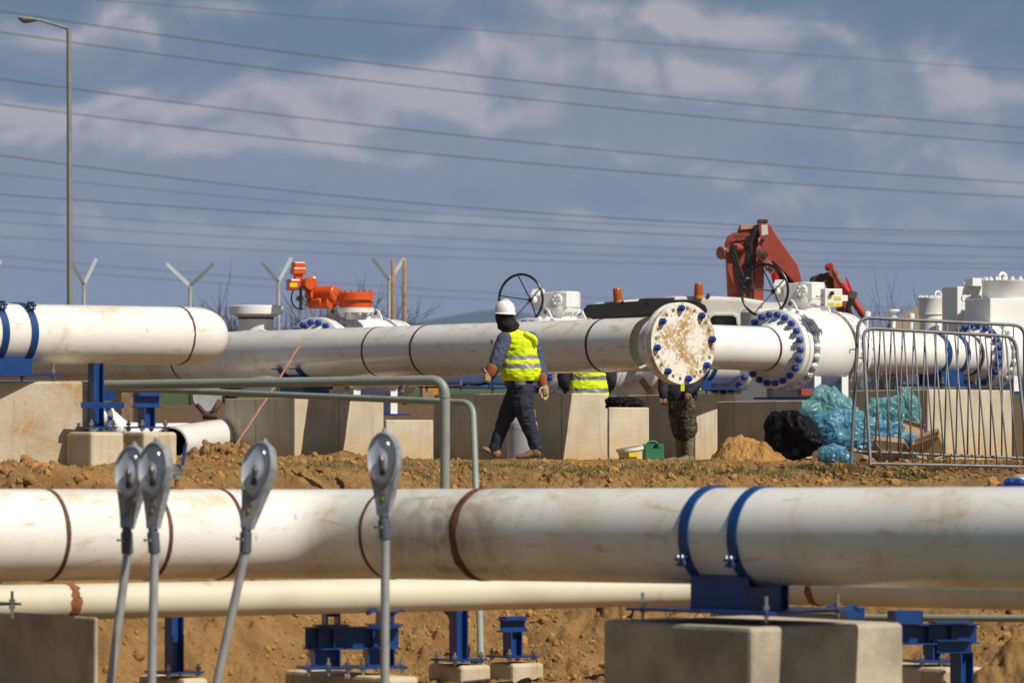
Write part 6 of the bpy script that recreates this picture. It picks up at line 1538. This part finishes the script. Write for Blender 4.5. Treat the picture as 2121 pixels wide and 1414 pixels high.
def grass():
    rnd = random.Random(12); V = []; Fc = []; Mi = []
    clumps = []
    spots = [(1050, 966, 60), (1130, 970, 50), (960, 968, 40), (860, 962, 60), (700, 962, 70), (1270, 975, 50), (1340, 968, 60), (1480, 985, 50), (1540, 978, 45), (1680, 972, 40), (1740, 975, 60), (1850, 985, 50), (1960, 972, 60), (2060, 975, 60), (2100, 968, 40), (780, 975, 50), (880, 985, 40), (1000, 985, 30), (1190, 985, 40), (1400, 975, 40), (1620, 985, 40), (1900, 990, 40), (40, 1000, 30), (660, 968, 40), (1420, 962, 30)]
    for (px, py, w) in spots:
        for _ in range(14):
            x = px + rnd.gauss(0, w * .6); y = py + rnd.gauss(0, 3.0)
            # march along the view ray to the ground
            lo = 38.0; hit = None
            for k in range(120):
                Yk = lo + k * .08; p = P(x, y, Yk)
                if p.z < gz(p.x, p.y): hit = Yk; break
            if hit is None: continue
            p = P(x, y, hit); clumps.append((p.x, p.y, rnd.uniform(.5, 1.3)))
    for i in range(200): clumps.append((rnd.uniform(-3.5, 5.5), rnd.uniform(42.0, 47.0), rnd.uniform(.25, .7)))
    for (cx, cy, sz) in clumps:
        nb = int(34 * sz); mi = rnd.choice((0, 0, 1, 1, 2))
        for i in range(nb):
            x = cx + rnd.gauss(0, .07 * sz); y = cy + rnd.gauss(0, .07 * sz); z = gz(x, y) - .004; a = rnd.uniform(0, 6.28); h = rnd.uniform(.012, .045) * (.6 + .5 * sz); w = rnd.uniform(.0022, .004); ln = rnd.uniform(.3, 1.1) * h
            dx, dy = math.cos(a), math.sin(a); o = len(V)
            V += [(x - dy * w, y + dx * w, z), (x + dy * w, y - dx * w, z), (x + dx * ln * .4 + dy * w * .7, y + dy * ln * .4 - dx * w * .7, z + h * .7), (x + dx * ln * .4 - dy * w * .7, y + dy * ln * .4 + dx * w * .7, z + h * .7), (x + dx * ln, y + dy * ln, z + h)]
            Fc += [(o, o + 1, o + 2, o + 3), (o + 3, o + 2, o + 4)]; Mi += [mi, mi]
    me = bpy.data.meshes.new('grass_tufts'); me.from_pydata(V, [], Fc); me.materials.append(mat('short_green_grass', (.075, .115, .022), .7)); me.materials.append(mat('dry_dark_grass', (.09, .085, .028), .8)); me.materials.append(mat('dry_straw', (.30, .23, .10), .8)); me.polygons.foreach_set('material_index', Mi)
    o = bpy.data.objects.new('grass_tufts', me); COL.objects.link(o); tag(o, 'patchy short grass along the top of the earth bank', 'grass', None, 'stuff')
grass()
def stones():
    rnd = random.Random(77); base = []
    for k in range(6):
        bm = bmesh.new(); bmesh.ops.create_icosphere(bm, subdivisions=2, radius=1)
        co = np.array([v.co[:] for v in bm.verts]); n = 1 + .45 * fbm(co * 1.2 + k * 7, 2, k); co = co * n[:, None] * np.array([1, .8, .6])[None]
        bm.verts.ensure_lookup_table(); base.append((co, [[v.index for v in f.verts] for f in bm.faces])); bm.free()
    def make(name, label, pts, m):
        V = []; Fc = []; off = 0
        for (x, y, r) in pts:
            co, fs = base[rnd.randrange(6)]; E = np.array(Euler((rnd.uniform(0, 6), rnd.uniform(0, 6), rnd.uniform(0, 6))).to_matrix())
            c = co @ E.T * r + np.array([x, y, gz(x, y) + r * .15])[None]; V.append(c); Fc += [[i + off for i in f] for f in fs]; off += len(co)
        me = bpy.data.meshes.new(name); me.from_pydata(np.concatenate(V).tolist(), [], Fc); me.materials.append(m)
        o = bpy.data.objects.new(name, me); COL.objects.link(o); return tag(o, label, 'stones', None, 'stuff')
    pts = []
    for _ in range(24000):
        x = rnd.uniform(-5, 5.2); k = smooth((x + 4.2) / 4.4); y = rnd.uniform(34.2, 46.8)
        r = min(.007 + rnd.expovariate(1 / .0095), .07)
        if y > 44: r *= .5
        if fbm(np.array([x * 1.1, y * .8, 3.0]), 2, 5) + rnd.uniform(-.35, .35) > -.05: pts.append((x, y, r))
    make('clods', 'loose ochre clods and stones strewn over the earth bank', pts, M['heap'])
    pts = []
    for _ in range(420):
        q = P(470 + rnd.gauss(0, 38), 945, 43.0 + rnd.gauss(0, .25)); pts.append((q.x, q.y, min(.012 + rnd.expovariate(1 / .014), .08)))
    for _ in range(260):
        q = P(1556 + rnd.gauss(0, 62), 945, 46.2 + rnd.gauss(0, .35)); pts.append((q.x, q.y, min(.010 + rnd.expovariate(1 / .010), .05)))
    make('clods', 'freshly dug brown clods around the rope end and the soil heap', pts, mat('dug_brown_soil', (.27, .135, .05), .95, 0, .006, 40, (.34, .19, .075), 9))
stones()

def haze():
    m = MB(); x0, x1, y0, y1, z0, z1 = -4500, 4500, -400, 12500, -25, 420
    m.box(Vector(((x0 + x1) / 2, (y0 + y1) / 2, (z0 + z1) / 2)), Vector(((x1 - x0) / 2, 0, 0)), Vector((0, (y1 - y0) / 2, 0)), Z * ((z1 - z0) / 2))
    mt = bpy.data.materials.new('air_haze'); mt.use_nodes = True; nt = mt.node_tree; nt.nodes.clear(); o = nt.nodes.new('ShaderNodeOutputMaterial'); v = nt.nodes.new('ShaderNodeVolumePrincipled')
    v.inputs['Color'].default_value = (.52, .66, .98, 1); v.inputs['Density'].default_value = HAZE; v.inputs['Anisotropy'].default_value = 0.0
    nt.links.new(v.outputs[0], o.inputs['Volume']); tag(m.build('haze', mt, None), 'thin blue haze over the far hills', 'haze', None, 'stuff')
HAZE = .00006
haze()
